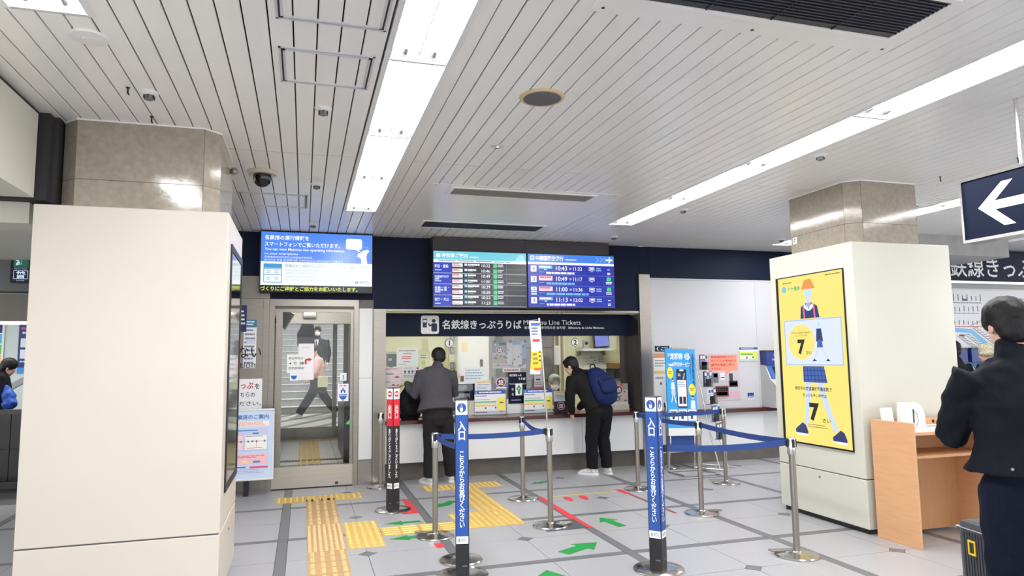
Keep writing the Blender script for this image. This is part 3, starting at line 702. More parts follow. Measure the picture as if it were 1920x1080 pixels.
MB().lathe([(0.012, 0), (0.009, 0.006)], (0, 0, 0), 12, None, Matrix.Translation((-0.508, 5.5, 0.38)) @ Matrix.Rotation(PI/2, 4, 'Y')).build('lock', M_steel, t)
t = thing('pillar_cladding', 'ivory pillar cladding at the right with the lit yellow poster screen on its side', 'cladding', (5.35, 5.56, 0))
cladding(4.77, 5.925, 4.975, 6.13, M_cream2, t, 2.61)
MB().lathe([(0.012, 0), (0.009, 0.006)], (0, 0, 0), 12, None, Matrix.Translation((4.77, 5.55, 0.41)) @ Matrix.Rotation(-PI/2, 4, 'Y')).build('lock', M_steel, t)
f = MB(); f.box(4.758, 6.0, 0.70, 4.77, 6.03, 2.38).box(4.758, 5.09, 0.70, 4.77, 5.10, 2.38).box(4.758, 5.1, 0.70, 4.77, 6.0, 0.715).box(4.758, 5.1, 2.37, 4.77, 6.0, 2.38)
f.build('screen_frame', M_black, t)
YL = (253, 230, 122)
MB().box(4.764, 5.10, 0.715, 4.77, 6.0, 2.37).build('screen', P(YL, 'screen'), t)
p = Panel(t, (4.764, 6.0, 2.37), 0.90, 1.655, -PI/2, 'screen'); nv2, sk, lb_ = (34, 52, 110), (204, 222, 250), (222, 232, 250)
# plain shop mannequin: hat, head, uniform, skirt, legs, shoes
p.poly([(.40, .065), (.43, .03), (.53, .025), (.57, .06), (.59, .085), (.375, .085)], (238, 150, 70), 2); p.ell(.483, .10, .058, .052, sk, 1); p.poly([(.455, .12), (.51, .12), (.52, .2), (.44, .2)], sk, 1)
p.poly([(.36, .19), (.44, .168), (.53, .168), (.61, .19), (.64, .26), (.345, .26)], nv2, 1); p.poly([(.42, .17), (.48, .205), (.54, .17), (.57, .19), (.50, .215), (.46, .215), (.395, .19)], w, 2)
for u in (.40, .56): p.poly([(u-.012, .18), (u+.012, .18), (u+.022, .26), (u-.002, .26)], (225, 110, 150), 3)
p.poly([(.34, .545), (.66, .545), (.70, .64), (.34, .64)], (58, 96, 178), 1)
for k in range(7): p.stroke([(.36+.05*k, .545), (.365+.053*k, .64)], .006, (30, 46, 100), 2)
for v in (.57, .60, .625): p.stroke([(.345, v), (.68, v)], .006, (30, 46, 100), 2)
p.poly([(.37, .64), (.45, .64), (.435, .74), (.375, .89), (.315, .90), (.365, .74)], sk, 1); p.poly([(.54, .64), (.625, .64), (.71, .77), (.82, .91), (.755, .915), (.63, .77)], sk, 1)
for u, d in ((.17, .0), (.73, .02)):
    p.poly([(u, .925+d), (u+.12, .88+d), (u+.17, .895+d), (u+.2, .93+d), (u+.2, .945+d), (u+.01, .945+d)], nv2, 2); p.poly([(u, .944+d), (u+.2, .944+d), (u+.2, .956+d), (u+.02, .956+d)], w, 2)
p.rect(.07, .265, .95, .54, (176, 200, 240), 3); p.rect(.085, .272, .935, .533, lb_, 4); p.ell(.34, .40, .21, .105, YL, 5, 36)
p.text('歩行中の交通事故死傷者数で', .19, .338, .50, .35, (70, 60, 30), 6); p.text('もっとも多い年齢は', .25, .356, .45, .367, (70, 60, 30), 6)
p.text('7', .28, .385, .40, .475, (20, 20, 22), 6, bold=.05); p.text('さい', .41, .455, .49, .475, (40, 36, 26), 6, bold=.02)
p.ell(.62, .30, .022, .016, sk, 5); p.poly([(.585, .325), (.655, .325), (.675, .40), (.57, .40)], nv2, 5); p.poly([(.59, .39), (.655, .39), (.67, .435), (.58, .435)], (58, 96, 178), 6)
for a_, b_, c_ in ((.595, .53, .015), (.64, .73, -.015)): p.stroke([(a_, .435), (b_, .505)], .016, sk, 5); p.poly([(b_-.03, .515), (b_, .50), (b_+.04, .515)], nv2, 6)
p.text('歩行中の交通事故死傷者数で', .20, .665, .76, .69, (40, 60, 80), 6, bold=.02); p.text('もっとも多い年齢は', .32, .705, .68, .728, (40, 60, 80), 6, bold=.02)
p.text('7', .41, .76, .56, .865, (18, 18, 20), 6, bold=.05); p.text('さい', .60, .845, .72, .868, (30, 30, 30), 6, bold=.02)
p.lines(.38, .885, .68, .91, 2, (110, 100, 60), 6, .3); p.lines(.08, .03, .25, .042, 1, (110, 90, 50), 2); p.lines(.75, .015, .98, .028, 1, (130, 120, 60), 2)
p.ell(.10, .072, .035, .02, (120, 200, 235), 2); p.text('ナナ通信', .155, .058, .36, .085, (60, 190, 130), 2, bold=.03)
p.done()
t = thing('number_label', 'tiny white number 7 label on the right stone pillar shaft', 'label', (4.84, 5.8, 2.72)); MB().box(4.846, 5.78, 2.72, 4.85, 5.84, 2.79).build('plate', M_white, t); text(t, '7', (4.845, 5.81, 2.755), None, 0.045, P((40, 40, 40)), rz=-PI/2)

# ================================================================== writing desk
t = thing('writing_desk', 'beech laminate writing desk with a shelf beside the ivory pillar cladding', 'desk', (5.25, 4.7, 0))
M = MB
M().box(4.80, 4.48, 0.0, 4.822, 4.92, 1.01).build('side_panel', M_wood, t, bevel=.002); M().box(5.70, 4.48, 0.0, 5.722, 4.92, 1.01).build('side_panel', M_wood, t, bevel=.002)
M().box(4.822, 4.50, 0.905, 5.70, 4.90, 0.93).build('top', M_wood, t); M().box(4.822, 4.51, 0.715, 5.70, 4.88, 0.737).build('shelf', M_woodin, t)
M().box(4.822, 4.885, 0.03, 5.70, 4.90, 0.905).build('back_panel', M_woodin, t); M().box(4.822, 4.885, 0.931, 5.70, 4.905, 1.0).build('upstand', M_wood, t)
M().box(4.83, 4.51, 0.93, 5.69, 4.80, 0.934).build('writing_mat', mat('pale_desk_mat', (244, 236, 228), 0.4), t)
M().lathe([(0.014, 0), (0.014, 0.003)], (0, 0, 0), 12, None, Matrix.Translation((5.47, 4.885, 0.968)) @ Matrix.Rotation(PI/2, 4, 'X')).build('cable_hole', M_black, t)
t = thing('card_holder', 'small clear stand of white cards on the left end of the writing desk', 'card holder', (4.91, 4.84, 0.935))
M().box(4.845, 4.83, 0.935, 4.975, 4.836, 1.11, None, Matrix.Translation((4.91, 4.83, 0.935)) @ Matrix.Rotation(-.12, 4, 'X') @ Matrix.Translation((-4.91, -4.83, -.935))).build('card', M_paper, t); M().box(4.845, 4.82, 0.934, 4.975, 4.87, 0.940).build('base', M_acrylic, t)
t = thing('form_stand', 'curved white form stand with a pen on the writing desk', 'stand', (5.14, 4.80, 0.934))
arc = [(4.76, 0.935)]+[(4.80-.06*math.cos(a)+.0, 1.09+.06*math.sin(a)) for a in [0.1, .6, 1.1, 1.6, 2.1]]+[(4.862, 1.0), (4.862, 0.935)]
arc = [(4.74, 0.936), (4.745, 1.03), (4.76, 1.09), (4.79, 1.13), (4.83, 1.15), (4.86, 1.15), (4.87, 0.936)]
M().prism(arc, 'x', 5.04, 5.23).build('stand_body', M_white, t, bevel=.003)
M().tube([(5.09, 4.735, 1.10), (5.10, 4.742, 1.06), (5.095, 4.738, 0.98)], .005, n=8).build('pen', M_black, t); M().tube([(5.10, 4.75, 1.09), (5.13, 4.738, 1.06), (5.14, 4.733, 1.0), (5.11, 4.731, .95)], .002, n=6).build('cord', M_black, t)
t = thing('form_sheet', 'white form lying at the back of the writing desk', 'paper', (5.4, 4.86, 0.934)); M().box(5.27, 4.83, 0.934, 5.45, 4.88, 0.945).build('sheet', M_paper, t)

# ================================================================== barrier posts, belts
def post(x, y, label, rz=0.0, clip=True, h=0.93):
    t = thing('barrier_post', label, 'barrier post', (x, y, 0), rz, 'steel belt barrier posts')
    M().lathe([(0.17, 0.0), (0.172, 0.008), (0.165, 0.016), (0.09, 0.026), (0.04, 0.034), (0.0335, 0.04)], (0, 0, 0), 32).build('base', M_chrome, t, local=True, smooth=True)
    M().lathe([(0.0255, 0.03), (0.0255, h-.13)], (0, 0, 0), 20).build('pole', M_steel, t, local=True, smooth=True)
    hd = M().lathe([(0.031, h-.135), (0.033, h-.125), (0.033, h-.008), (0.028, h)], (0, 0, 0), 20).build('head', M_chrome, t, local=True, smooth=True)
    for k in range(4):
        a = PI/2*k; M().box(-.010, -.039, h-.075, .010, -.031, h-.012, None, Matrix.Rotation(a, 4, 'Z')).build('belt_slot', M_black, hd, local=True)
    if clip: M().tube([(.03, -.05, .028), (.14, -.09, .026), (.19, -.085, .026), (.185, -.06, .026), (.08, -.03, .03)], .008, n=8).build('base_hook', M_steel, t, local=True)
    return t
PO = {'A': (1.155, 6.24), 'B': (2.39, 7.50), 'C': (2.262, 6.25), 'D': (3.85, 7.54), 'E': (3.865, 6.20), 'F': (5.05, 7.52), 'G': (3.77, 4.69), 'H': (4.99, 8.82), 'L': (0.94, 8.80), 'N1': (1.215, 5.455), 'N2': (2.62, 4.75)}
PL = {'A': 'steel barrier post nearest the blue entry sign before the grey jacket man', 'B': 'steel barrier post with the belt sagging from its right side before the counter middle', 'C': 'steel barrier post beside the leaning flag pole on a dark mat', 'D': 'steel barrier post before the right end of the ticket window', 'E': 'steel barrier post before the blue pass leaflet stand', 'F': 'steel barrier post right of the leaflet rack', 'G': 'steel barrier post in front of the yellow poster screen', 'H': 'steel barrier post behind the blue pass leaflet stand', 'L': 'steel barrier post standing against the steel door pillar behind the red exit sign', 'N1': 'barrier post hidden behind the blue entry sign facing the camera', 'N2': 'barrier post hidden behind the blue entry sign turned to the left'}
for k, (x, y) in PO.items(): post(x, y, PL[k], {'A': 2.9, 'C': 0.2, 'E': .25, 'F': 2.8, 'G': 2.9}.get(k, .5), k in 'ACEFG', 0.92 if k != 'N1' else 0.905) if k != 'N2' else None
def belt(a, b, label, z0=.885, z1=.885, sag=.02, n=8, off=0.033):
    A, B = Vector((*PO[a], 0)), Vector((*PO[b], 0)); d = (B-A).normalized(); A = A+d*.04; B = B-d*.04; nrm = Vector((-d.y, d.x, 0))
    t = thing('barrier_belt', label, 'belt', tuple((A+B)/2+Vector((0, 0, .86))), 0, 'blue barrier belts'); mb = MB(); V, F = [], []
    for k in range(n+1):
        q = k/n; c = A.lerp(B, q); z = z0*(1-q)+z1*q - sag*4*q*(1-q)
        for zz in (z-.024, z+.024):
            for s in (-.0015, .0015): V.append((c.x+nrm.x*s, c.y+nrm.y*s, zz))
    for k in range(n):
        i = 4*k; F += [(i, i+4, i+6, i+2), (i+1, i+3, i+7, i+5), (i, i+1, i+5, i+4), (i+2, i+6, i+7, i+3)]
    F += [(0, 2, 3, 1), (4*n, 4*n+1, 4*n+3, 4*n+2)]
    mb.add(V, F, M_belt); mb.build('webbing', None, t)
    for c in (A, B): M().box(-.012, -.012, .858, .012, .012, .912, None, Matrix.Translation(c)).build('belt_clip', M_black, t)
belt('A', 'C', 'blue belt stretched before the counter behind the camera facing entry sign'); belt('B', 'C', 'short blue belt sagging between two posts before the counter', sag=.05); belt('A', 'N1', 'short blue belt running back from the camera facing entry sign')
belt('D', 'F', 'blue belt passing in front of the blue pass leaflet stand, highest of the three'); belt('D', 'E', 'short blue belt starting behind the turned entry sign'); belt('E', 'G', 'blue belt slanting down to the post before the yellow poster'); belt('N2', 'G', 'blue belt nearest the camera, from the turned entry sign to the post')

# sign posts
def sign_post(x, y, rz, label, kind):
    t = thing('sign_post', label, 'sign post', (x, y, 0), rz); w2, h = .05, 1.285
    M().lathe([(0.19, 0.0), (0.192, 0.008), (0.185, 0.014), (0.10, 0.022), (0.02, 0.026)], (0, 0, 0), 32).build('base', M_chrome, t, local=True, smooth=True)
    M().box(-w2, -w2, .02, w2, w2, h).build('column', M_black, t, local=True, bevel=.003)
    for q in (0, 1):
        R = Matrix.Rotation(PI/2*q, 3, 'Z'); Rt = R @ Euler((PI/2, 0, 0)).to_matrix()
        p = Panel(t, R @ Vector((-w2+.006, -w2, h-.008)), 2*w2-.012, h-.03, 0, 'print', R=Rt, local=True)
        wt = (245, 245, 245)
        if kind == 'in':
            p.rect(0, 0, 1, .083, wt, 1); p.rect(0, .083, 1, .785, (32, 80, 162), 1); p.circ(.5, .042, .035, (32, 80, 162), 2)
            p.poly([(.38, .060), (.34, .040), (.40, .043), (.42, .025), (.46, .019), (.52, .021), (.57, .028), (.62, .046), (.60, .062), (.5, .067)], wt, 3)
            for a_ in (.45, .51, .57): p.stroke([(a_, .044), (a_-.04, .022)], .004, (32, 80, 162), 4)
            p.text('入\n口', .16, .119, .84, .231, wt, 2, bold=.03, line=.9, align='CENTER')
            p.text('こちらからお並びください', .26, .297, .74, .735, wt, 2, vertical=True, bold=.02)
            p.rect(0, .785, 1, .827, wt, 1); p.text('MEITETSU', .38, .797, .86, .815, (50, 70, 120), 2); p.poly([(.14, .795), (.22, .803), (.30, .79), (.28, .808), (.32, .82), (.22, .812), (.16, .822), (.19, .808)], (40, 120, 190), 2)
        else:
            p.rect(0, 0, 1, .09, wt, 1); p.circ(.5, .046, .032, (214, 34, 52), 2); p.rect(.24, .037, .76, .054, wt, 3)
            p.rect(0, .09, 1, .315, (222, 28, 52), 1); p.text('出\n口', .22, .137, .78, .252, wt, 2, bold=.02, line=.9, align='CENTER')
            p.text('ありがとうございました', .30, .337, .72, .745, wt, 2, vertical=True, bold=.02)
            p.rect(.1, .79, .95, .835, wt, 1); p.text('MEITETSU', .34, .805, .88, .82, (110, 110, 120), 2); p.poly([(.17, .804), (.25, .81), (.3, .80), (.28, .815), (.3, .824), (.22, .82)], (60, 60, 80), 2)
        p.text('▪▪', .55, .955, .8, .965, (150, 150, 150), 2) if False else p.lines(.5, .95, .95, .965, 1, (120, 120, 124), 1)
        p.done()
    return t
sign_post(1.145, 5.09, math.radians(-13), 'square blue entry sign post facing the camera, black below', 'in')
sign_post(2.565, 4.735, math.radians(-50), 'square blue entry sign post turned so that two sides show', 'in')
sign_post(0.925, 7.45, math.radians(-52), 'red and black exit sign post turned edge on to the camera', 'out')
t = thing('base_plate', 'dark square rubber mat under the post of the leaning flag pole', 'mat', (2.36, 6.22, 0)); M().box(2.16, 6.06, 0.0, 2.56, 6.42, 0.006).build('mat_sheet', mat('dark_mat', (84, 84, 86), .6), t)
# flag on pole
t = thing('flag_pole', 'thin pole with a narrow white and yellow hanging flag before the ticket window', 'flag', (2.30, 6.30, 0))
M().tube([(2.305, 6.305, .03), (2.262, 6.295, .95), (2.182, 6.25, 1.97)], .009, n=8).build('pole', M_chrome, t); M().tube([(2.182, 6.25, 1.955), (2.07, 6.24, 1.945)], .004, n=6).build('crossbar', M_chrome, t)
fl = M(); V = []; 
for k in range(13):
    z = 1.94-.51*k/12; xo = .02*math.sin(k*.35)*.6+.018*k/12
    for x in (2.07, 2.175): V.append((x+xo, 6.235+.012*math.sin(k*.6), z))
fl.add(V, [(2*k, 2*k+2, 2*k+3, 2*k+1) for k in range(7)], M_paper); fl.add(V, [(2*k, 2*k+2, 2*k+3, 2*k+1) for k in range(7, 11)], P((252, 226, 70))); fl.add(V, [(22, 24, 25, 23)], M_paper)
o = fl.build('flag', None, t); sm = o.modifiers.new('thick', 'SOLIDIFY'); sm.thickness = .003
p = Panel(t, (2.085, 6.215, 1.93), .1, .50); p.rect(.0, .02, .9, .07, (70, 110, 190)); p.lines(.05, .11, .85, .28, 3, (90, 110, 170), 1); p.rect(.15, .33, .85, .38, (230, 60, 60)); p.lines(.15, .60, .65, .85, 3, (170, 120, 40), 1); p.lines(.75, .56, .95, .8, 3, (60, 60, 60), 1); p.rect(.25, .88, .95, .925, (235, 110, 30)); p.done()

# ================================================================== floor markings
def mark(name, label, pts, m, cat='floor marking', group=None, z=.0008):
    cx = sum(q[0] for q in pts)/len(pts); cy = sum(q[1] for q in pts)/len(pts)
    a = sum(pts[i][0]*pts[(i+1) % len(pts)][1]-pts[(i+1) % len(pts)][0]*pts[i][1] for i in range(len(pts)))
    if a < 0: pts = pts[::-1]
    o = MB().prism([(x-cx, y-cy) for x, y in pts], 'z', 0, .0012).build(name, m); o.location = (cx, cy, z); return tag(o, label, cat, group)
def arrow(label, tail, tip, w=.045, hw=.10, hl=.17):
    a, b = Vector(tail), Vector(tip); d = (b-a).normalized(); n = Vector((-d.y, d.x)); c = b-d*hl
    return mark('floor_arrow', label, [tuple(a+n*w), tuple(c+n*w), tuple(c+n*hw), tuple(b), tuple(c-n*hw), tuple(c-n*w), tuple(a-n*w)], M_tapeG, 'floor arrow', 'green floor arrows')
arrow('green floor arrow pointing left beside the yellow dotted square, farther one', (1.12, 6.86), (.775, 6.86), .035, .08); arrow('green floor arrow pointing left beside the yellow dotted square, nearer one', (1.11, 6.29), (.755, 6.28), .04, .085)
arrow('green floor arrow behind the steel post at the camera facing entry sign', (1.63, 7.68), (1.40, 7.42), .05, .09); arrow('large green floor arrow left of the turned entry sign', (2.05, 5.37), (2.44, 5.58), .06, .125, .2)
arrow('green floor arrow pointing away toward the red foot marks', (2.89, 6.0), (2.83, 6.39), .045, .105, .16); arrow('green floor arrow at the bottom edge of the view', (1.70, 4.55), (1.77, 5.0), .05, .12, .17); arrow('green floor arrow pointing left at the counter middle', (3.05, 8.44), (2.76, 8.33), .04, .08, .14)
mark('floor_tape', 'short red tape across beside the exit sign post', [(1.0, 7.22), (1.17, 7.22), (1.17, 7.30), (1.0, 7.30)], M_tapeR); mark('floor_tape', 'red tape running back from the exit sign corner', [(1.09, 7.305), (1.17, 7.305), (1.17, 7.92), (1.09, 7.92)], M_tapeR)
mark('floor_tape', 'small red tape patch near the camera facing entry sign', [(1.10, 5.87), (1.17, 5.87), (1.17, 6.02), (1.10, 6.02)], M_tapeR)
mark('floor_tape', 'long bright red tape between the flag pole and the foot marks', [(2.53, 6.06), (2.61, 6.06), (2.63, 7.55), (2.57, 7.55)], M_tapeR); mark('floor_tape', 'thin dark red tape leading to the post before the leaflet stand', [(3.61, 6.3), (3.65, 6.3), (3.65, 7.35), (3.61, 7.35)], mat('dark_red_tape', (150, 70, 72), .5)); mark('floor_tape', 'short red tape at the base of the post before the ticket window end', [(3.58, 7.36), (3.66, 7.36), (3.66, 7.62), (3.58, 7.62)], M_tapeR)
mark('floor_tape', 'thin yellow waiting line before the counter', [(2.74, 7.50), (3.56, 7.50), (3.56, 7.535), (2.74, 7.535)], M_tapeY)
for x, l in ((2.87, 'left'), (3.06, 'right')):
    pts = []
    for k in range(14):
        q = 2*PI*k/14; yy = math.sin(q); pts.append((x+(.045+.012*yy)*math.cos(q)+.01*yy, 7.33+.125*yy))
    mark('foot_mark', 'red footprint on the floor, the %s of the pair' % l, pts, M_tapeR, 'floor marking')
# ================================================================== ceiling equipment
def air_unit(label, x0, x1, y0, y1, vents):
    t = thing('ceiling_air_conditioner', label, 'air conditioner', ((x0+x1)/2, (y0+y1)/2, HC))
    zb = HC-.006
    M().box(x0, y0, zb, x1, y1, HC-.001).build('face_panel', M_plank, t)
    for a, b, c, d, m in vents:
        f = M(); w = .03
        f.box(a-w, c-w, zb-.008, b+w, c, zb).box(a-w, d, zb-.008, b+w, d+w, zb).box(a-w, c, zb-.008, a, d, zb).box(b, c, zb-.008, b+w, d, zb)
        g = f.build('vent_frame', M_plank, t); M().box(a, c, zb-.0015, b, d, zb-.0005).build('vent_void', M_black if m else mat('vent_shade', (70, 66, 62), .6), g)
        n = int((d-c)/.024); s = M()
        for k in range(n): s.box(a, c+.024*k, zb-.007, b, c+.024*k+.007, zb-.002)
        for k in range(1, 4): s.box(a+(b-a)*k/4-.002, c, zb-.008, a+(b-a)*k/4+.002, d, zb-.002)
        o = s.build('louver', mat('dark_louver', (44, 46, 62), .5) if m else mat('pale_louver', (150, 146, 138), .5), g); o['kind'] = 'stuff'
    sc = M()
    for sx in (x0+.05, (x0+x1)/2, x1-.05):
        for sy in (y0+.05, y1-.04): sc.lathe([(.009, zb-.002), (.009, zb)], (sx, sy, 0), 8)
    sc.build('screw', M_darksteel, t); return t
air_unit('ceiling air conditioner with a large black grille, nearest the camera', 1.25, 2.97, .75, 2.79, [(1.41, 2.84, 2.27, 2.63, 1), (1.41, 2.84, .85, 1.1, 0)])
air_unit('ceiling air conditioner panel with two slots before the departure boards', 1.10, 3.03, 6.11, 8.30, [(1.34, 2.78, 6.21, 6.46, 0), (1.34, 2.82, 7.84, 8.20, 1)])
def hatch(label, x0, x1, y0, y1):
    t = thing('ceiling_hatch', label, 'hatch', ((x0+x1)/2, (y0+y1)/2, HC)); z = HC; f = M(); w = .012
    for o, zz in ((0, .004), (.022, .006)):
        a, b, c, d = x0+o, x1-o, y0+o, y1-o
        f.box(a, c, z-zz, b, c+w, z+.004).box(a, d-w, z-zz, b, d, z+.004).box(a, c, z-zz, a+w, d, z+.004).box(b-w, c, z-zz, b, d, z+.004)
    f.build('hatch_frame', M_wallw, t)
    g = M(); g.box(x0+.012, y0+.012, z-.001, x0+.022, y1-.012, z+.001).box(x1-.022, y0+.012, z-.001, x1-.012, y1-.012, z+.001); g.build('frame_gap', M_void, t)
hatch('square ceiling access hatch right of the large round detector', -.155, .34, 3.565, 4.03); hatch('ceiling access hatch behind the big dome camera', -.635, .01, 6.88, 7.49); hatch('ceiling access hatch at the top edge of the view', -.155, .36, 2.78, 3.26)
t = thing('ceiling_speaker', 'large round ceiling speaker with dark grille and tan rim', 'speaker', (1.395, 3.87, HC))
M().lathe([(.135, HC-.012), (.142, HC-.002), (.142, HC)], (1.395, 3.87, 0), 40).build('rim', mat('aged_rim', (206, 182, 140), .5), t, smooth=True); M().lathe([(.02, HC-.034), (.07, HC-.028), (.118, HC-.0125), (.118, HC-.01)], (1.395, 3.87, 0), 40).build('grille', mat('speaker_grille', (88, 88, 92), .55, noise=.1, scale=60), t, smooth=True)
t = thing('ceiling_detector', 'flat white round detector disc beside the far left lamp', 'detector', (-1.045, 3.70, HC)); M().lathe([(.06, HC-.016), (.085, HC-.012), (.088, HC)], (-1.045, 3.70, 0), 32).build('cover', M_white, t, smooth=True); M().lathe([(.03, HC-.02), (.03, HC-.016)], (-1.045, 3.70, 0), 20).build('cap', M_white, t)
t = thing('smoke_detector', 'small flat round sprinkler cover below the ceiling speaker', 'sprinkler', (1.395, 4.9, HC)); M().lathe([(.05, HC-.004), (.055, HC)], (1.395, 4.9, 0), 28).build('cover_plate', M_wallw, t); M().lathe([(.018, HC-.016), (.02, HC-.004)], (1.395, 4.9, 0), 14).build('nozzle', M_chrome, t)
def sprinkler(x, y, label):
    t = thing('sprinkler', label, 'sprinkler', (x, y, HC), 0, 'ceiling sprinklers')
    M().lathe([(.024, HC-.024), (.046, HC-.012), (.056, HC)], (x, y, 0), 20).build('collar', M_white, t, smooth=True); M().lathe([(.012, HC-.052), (.024, HC-.045), (.03, HC-.022), (.022, HC-.02)], (x, y, 0), 16).build('head', mat('sprinkler_grey', (104, 106, 108), .4), t, smooth=True)
    c = M()
    for k in range(6): c.box(-.002, .024, HC-.043, .002, .033, HC-.022, None, Matrix.Translation((x, y, 0)) @ Matrix.Rotation(PI/3*k, 4, 'Z'))
    c.build('cage', M_black, t)
for x, y, l in ((-.916, 4.41, 'sprinkler head over the left pillar, below the round detector'), (.092, 4.415, 'sprinkler head below the near square hatch'), (.086, 6.41, 'sprinkler head beside the dome camera'), (.077, 8.36, 'sprinkler head over the lit information display'), (4.011, 4.452, 'sprinkler head right of the near part of the second light row'), (4.012, 6.57, 'sprinkler head right of the far end of the second light row'), (4.003, 8.33, 'sprinkler head near the right corner of the departure boards'), (6.45, 8.0, 'sprinkler head left of the right pillar shaft')): sprinkler(x, y, l)
t = thing('dome_camera', 'dark dome security camera with pale rim beside the left pillar', 'camera', (-.369, 6.09, HC)); M().lathe([(.115, HC-.03), (.125, HC-.02), (.125, HC)], (-.369, 6.09, 0), 32).build('rim', mat('camera_rim', (196, 190, 178), .4), t, smooth=True)
M().lathe([(.012, HC-.135), (.04, HC-.125), (.065, HC-.10), (.075, HC-.07), (.075, HC-.03)], (-.369, 6.09, 0), 32).build('dome', mat('smoked_dome', (18, 18, 22), .06), t, smooth=True)
t = thing('corner_camera', 'small grey fixture on the right edge of the left pillar top', 'fixture', (-.575, 5.72, 3.1)); M().ball((-.56, 5.72, 3.1), .03).build('housing', M_steel, t, smooth=True); M().tube([(-.59, 5.72, 3.1), (-.56, 5.72, 3.1)], .012).build('arm', M_steel, t)
for x, y, l in ((-1.02, 4.36, 'black screw hook in the ceiling, left one'), (-.99, 4.86, 'black screw hook in the ceiling before the left pillar'), (5.62, 4.75, 'black hanging hook in the ceiling above the right pillar'), (5.72, 4.1, 'black hanging hook in the ceiling left of the hanging sign')):
    t = thing('ceiling_hook', l, 'hook', (x, y, HC)); M().tube([(x, y, HC), (x, y, HC-.035), (x+.008, y, HC-.045)], .005, n=8).build('hook', M_black, t); M().lathe([(.012, HC-.004), (.012, HC)], (x, y, 0), 10).build('collar', M_black, t)
t = thing('ceiling_vent', 'dark square air vent behind the right pillar shaft', 'vent', (6.35, 6.1, HC)); M().box(6.15, 5.75, HC-.004, 6.55, 6.3, HC).build('vent_frame', M_plank, t); M().box(6.19, 5.79, HC-.006, 6.51, 6.26, HC-.003).build('grille', M_black, t)
t = thing('ceiling_duct_strip', 'shallow white ceiling strip behind the hooks', 'strip', (5.9, 4.2, HC)); M().box(5.86, 1.5, HC-.015, 5.93, 5.0, HC).build('strip_panel', M_plank, t)
# hanging sign
t = thing('hanging_sign', 'large hanging navy sign with a white left arrow and train symbol', 'sign', (4.3, 2.55, 2.33))
M().box(4.30, 1.6, 2.345, 4.40, 3.475, 2.745).build('board', M_navy, t)
f = M(); f.box(4.29, 1.59, 2.745, 4.41, 3.49, 2.765).box(4.29, 1.59, 2.325, 4.41, 3.49, 2.345).box(4.29, 3.475, 2.345, 4.41, 3.49, 2.745).box(4.29, 1.59, 2.345, 4.41, 1.6, 2.745); f.build('frame', M_chrome, t)
for y in (1.9, 3.1): M().tube([(4.35, y, 2.76), (4.35, y, HC+.01)], .012).build('hanger_rod', M_chrome, t)
p = Panel(t, (4.30, 3.475, 2.745), 1.875, .40, -PI/2); wt = (236, 236, 238)
p.stroke([(.075, .50), (.245, .50)], .058, wt, 1); p.poly([(.055, .50), (.145, .14), (.185, .14), (.10, .50), (.185, .86), (.145, .86)], wt, 2)
p.rrect(.262, .06, .42, .80, .04, wt, 1); p.rrect(.275, .20, .41, .46, .02, nv, 2); p.circ(.293, .60, .014, nv, 2); p.circ(.39, .60, .014, nv, 2); p.rect(.29, .10, .39, .15, nv, 2); p.stroke([(.29, .80), (.265, .93)], .014, wt, 1); p.stroke([(.39, .80), (.415, .93)], .014, wt, 1)
p.done()

# ================================================================== wall left of and on the glass door
y = YW-.006
t, p = poster('notice_poster', 'tall notice with a teal heading on the steel wall left of the door', 'poster', -.72, 2.10, -.57, 1.50, y, (228, 228, 230)); p.rect(0, 0, 1, .16, (62, 120, 150)); p.lines(.1, .03, .9, .14, 2, (220, 235, 240), 2); p.lines(.08, .2, .92, .95, 9, (120, 120, 150)); p.rect(.2, .4, .9, .5, (200, 205, 225), 2); p.done()
t, p = poster('notice_poster', 'dark navy notice edge beside the left pillar cladding', 'poster', -.84, 2.28, -.69, 1.95, y-.002, (30, 36, 90)); p.lines(.2, .2, .9, .8, 4, (230, 230, 240)); p.done()
t = thing('wall_lettering', 'black lettering on the steel wall left of the door', 'lettering', (-.75, YW, 1.5)); text(t, 'はございません\nない', (-.95, YW-.003, 1.68), .9, .30, P((30, 30, 32)), bold=.0) if False else None
text(t, 'ではない', (-.79, YW-.011, 1.70), .56, .145, P((28, 28, 30)), bold=.01); text(t, 'Information', (-.845, YW-.011, 1.545), .54, .085, P((40, 40, 44)))
t, p = poster('notice_plate', 'white notice plate with red and black writing above the blue notice board', 'notice', -1.0, 1.37, -.49, .98, YW-.012, (236, 236, 238), .01)
p.text('きっぷ', .36, .10, .80, .31, (200, 48, 48), bold=.02); p.text('を', .83, .15, .945, .32, (40, 40, 42), bold=.01); p.text('こちらの', .40, .42, .84, .57, (40, 40, 42), bold=.01); p.text('ください。', .36, .70, .98, .84, (40, 40, 42), bold=.01); p.done()
t = thing('notice_board', 'leaning pale blue notice board with a white frame beside the glass door', 'notice board', (-.62, 8.75, 0))
M().box(-.93, 8.75, .20, -.345, 8.775, 1.005).build('board', P((205, 222, 246)), t); f = M(); f.box(-.95, 8.742, .185, -.325, 8.78, .21).box(-.95, 8.742, .995, -.325, 8.78, 1.02).box(-.95, 8.742, .21, -.925, 8.78, .995).box(-.35, 8.742, .21, -.325, 8.78, .995); f.build('frame', M_white, t, bevel=.008)
for x in (-.90, -.66): M().box(x, 8.78, 0, x+.06, 8.82, .99).build('leg', M_black, t)
p = Panel(t, (-.925, 8.748, .995), .575, .785); p.text('振替輸送のご案内', .10, .05, .93, .12, (60, 110, 180), bold=.01); p.rect(.12, .15, .94, .225, (250, 238, 236)); p.lines(.14, .16, .9, .22, 3, (240, 160, 150), 2)
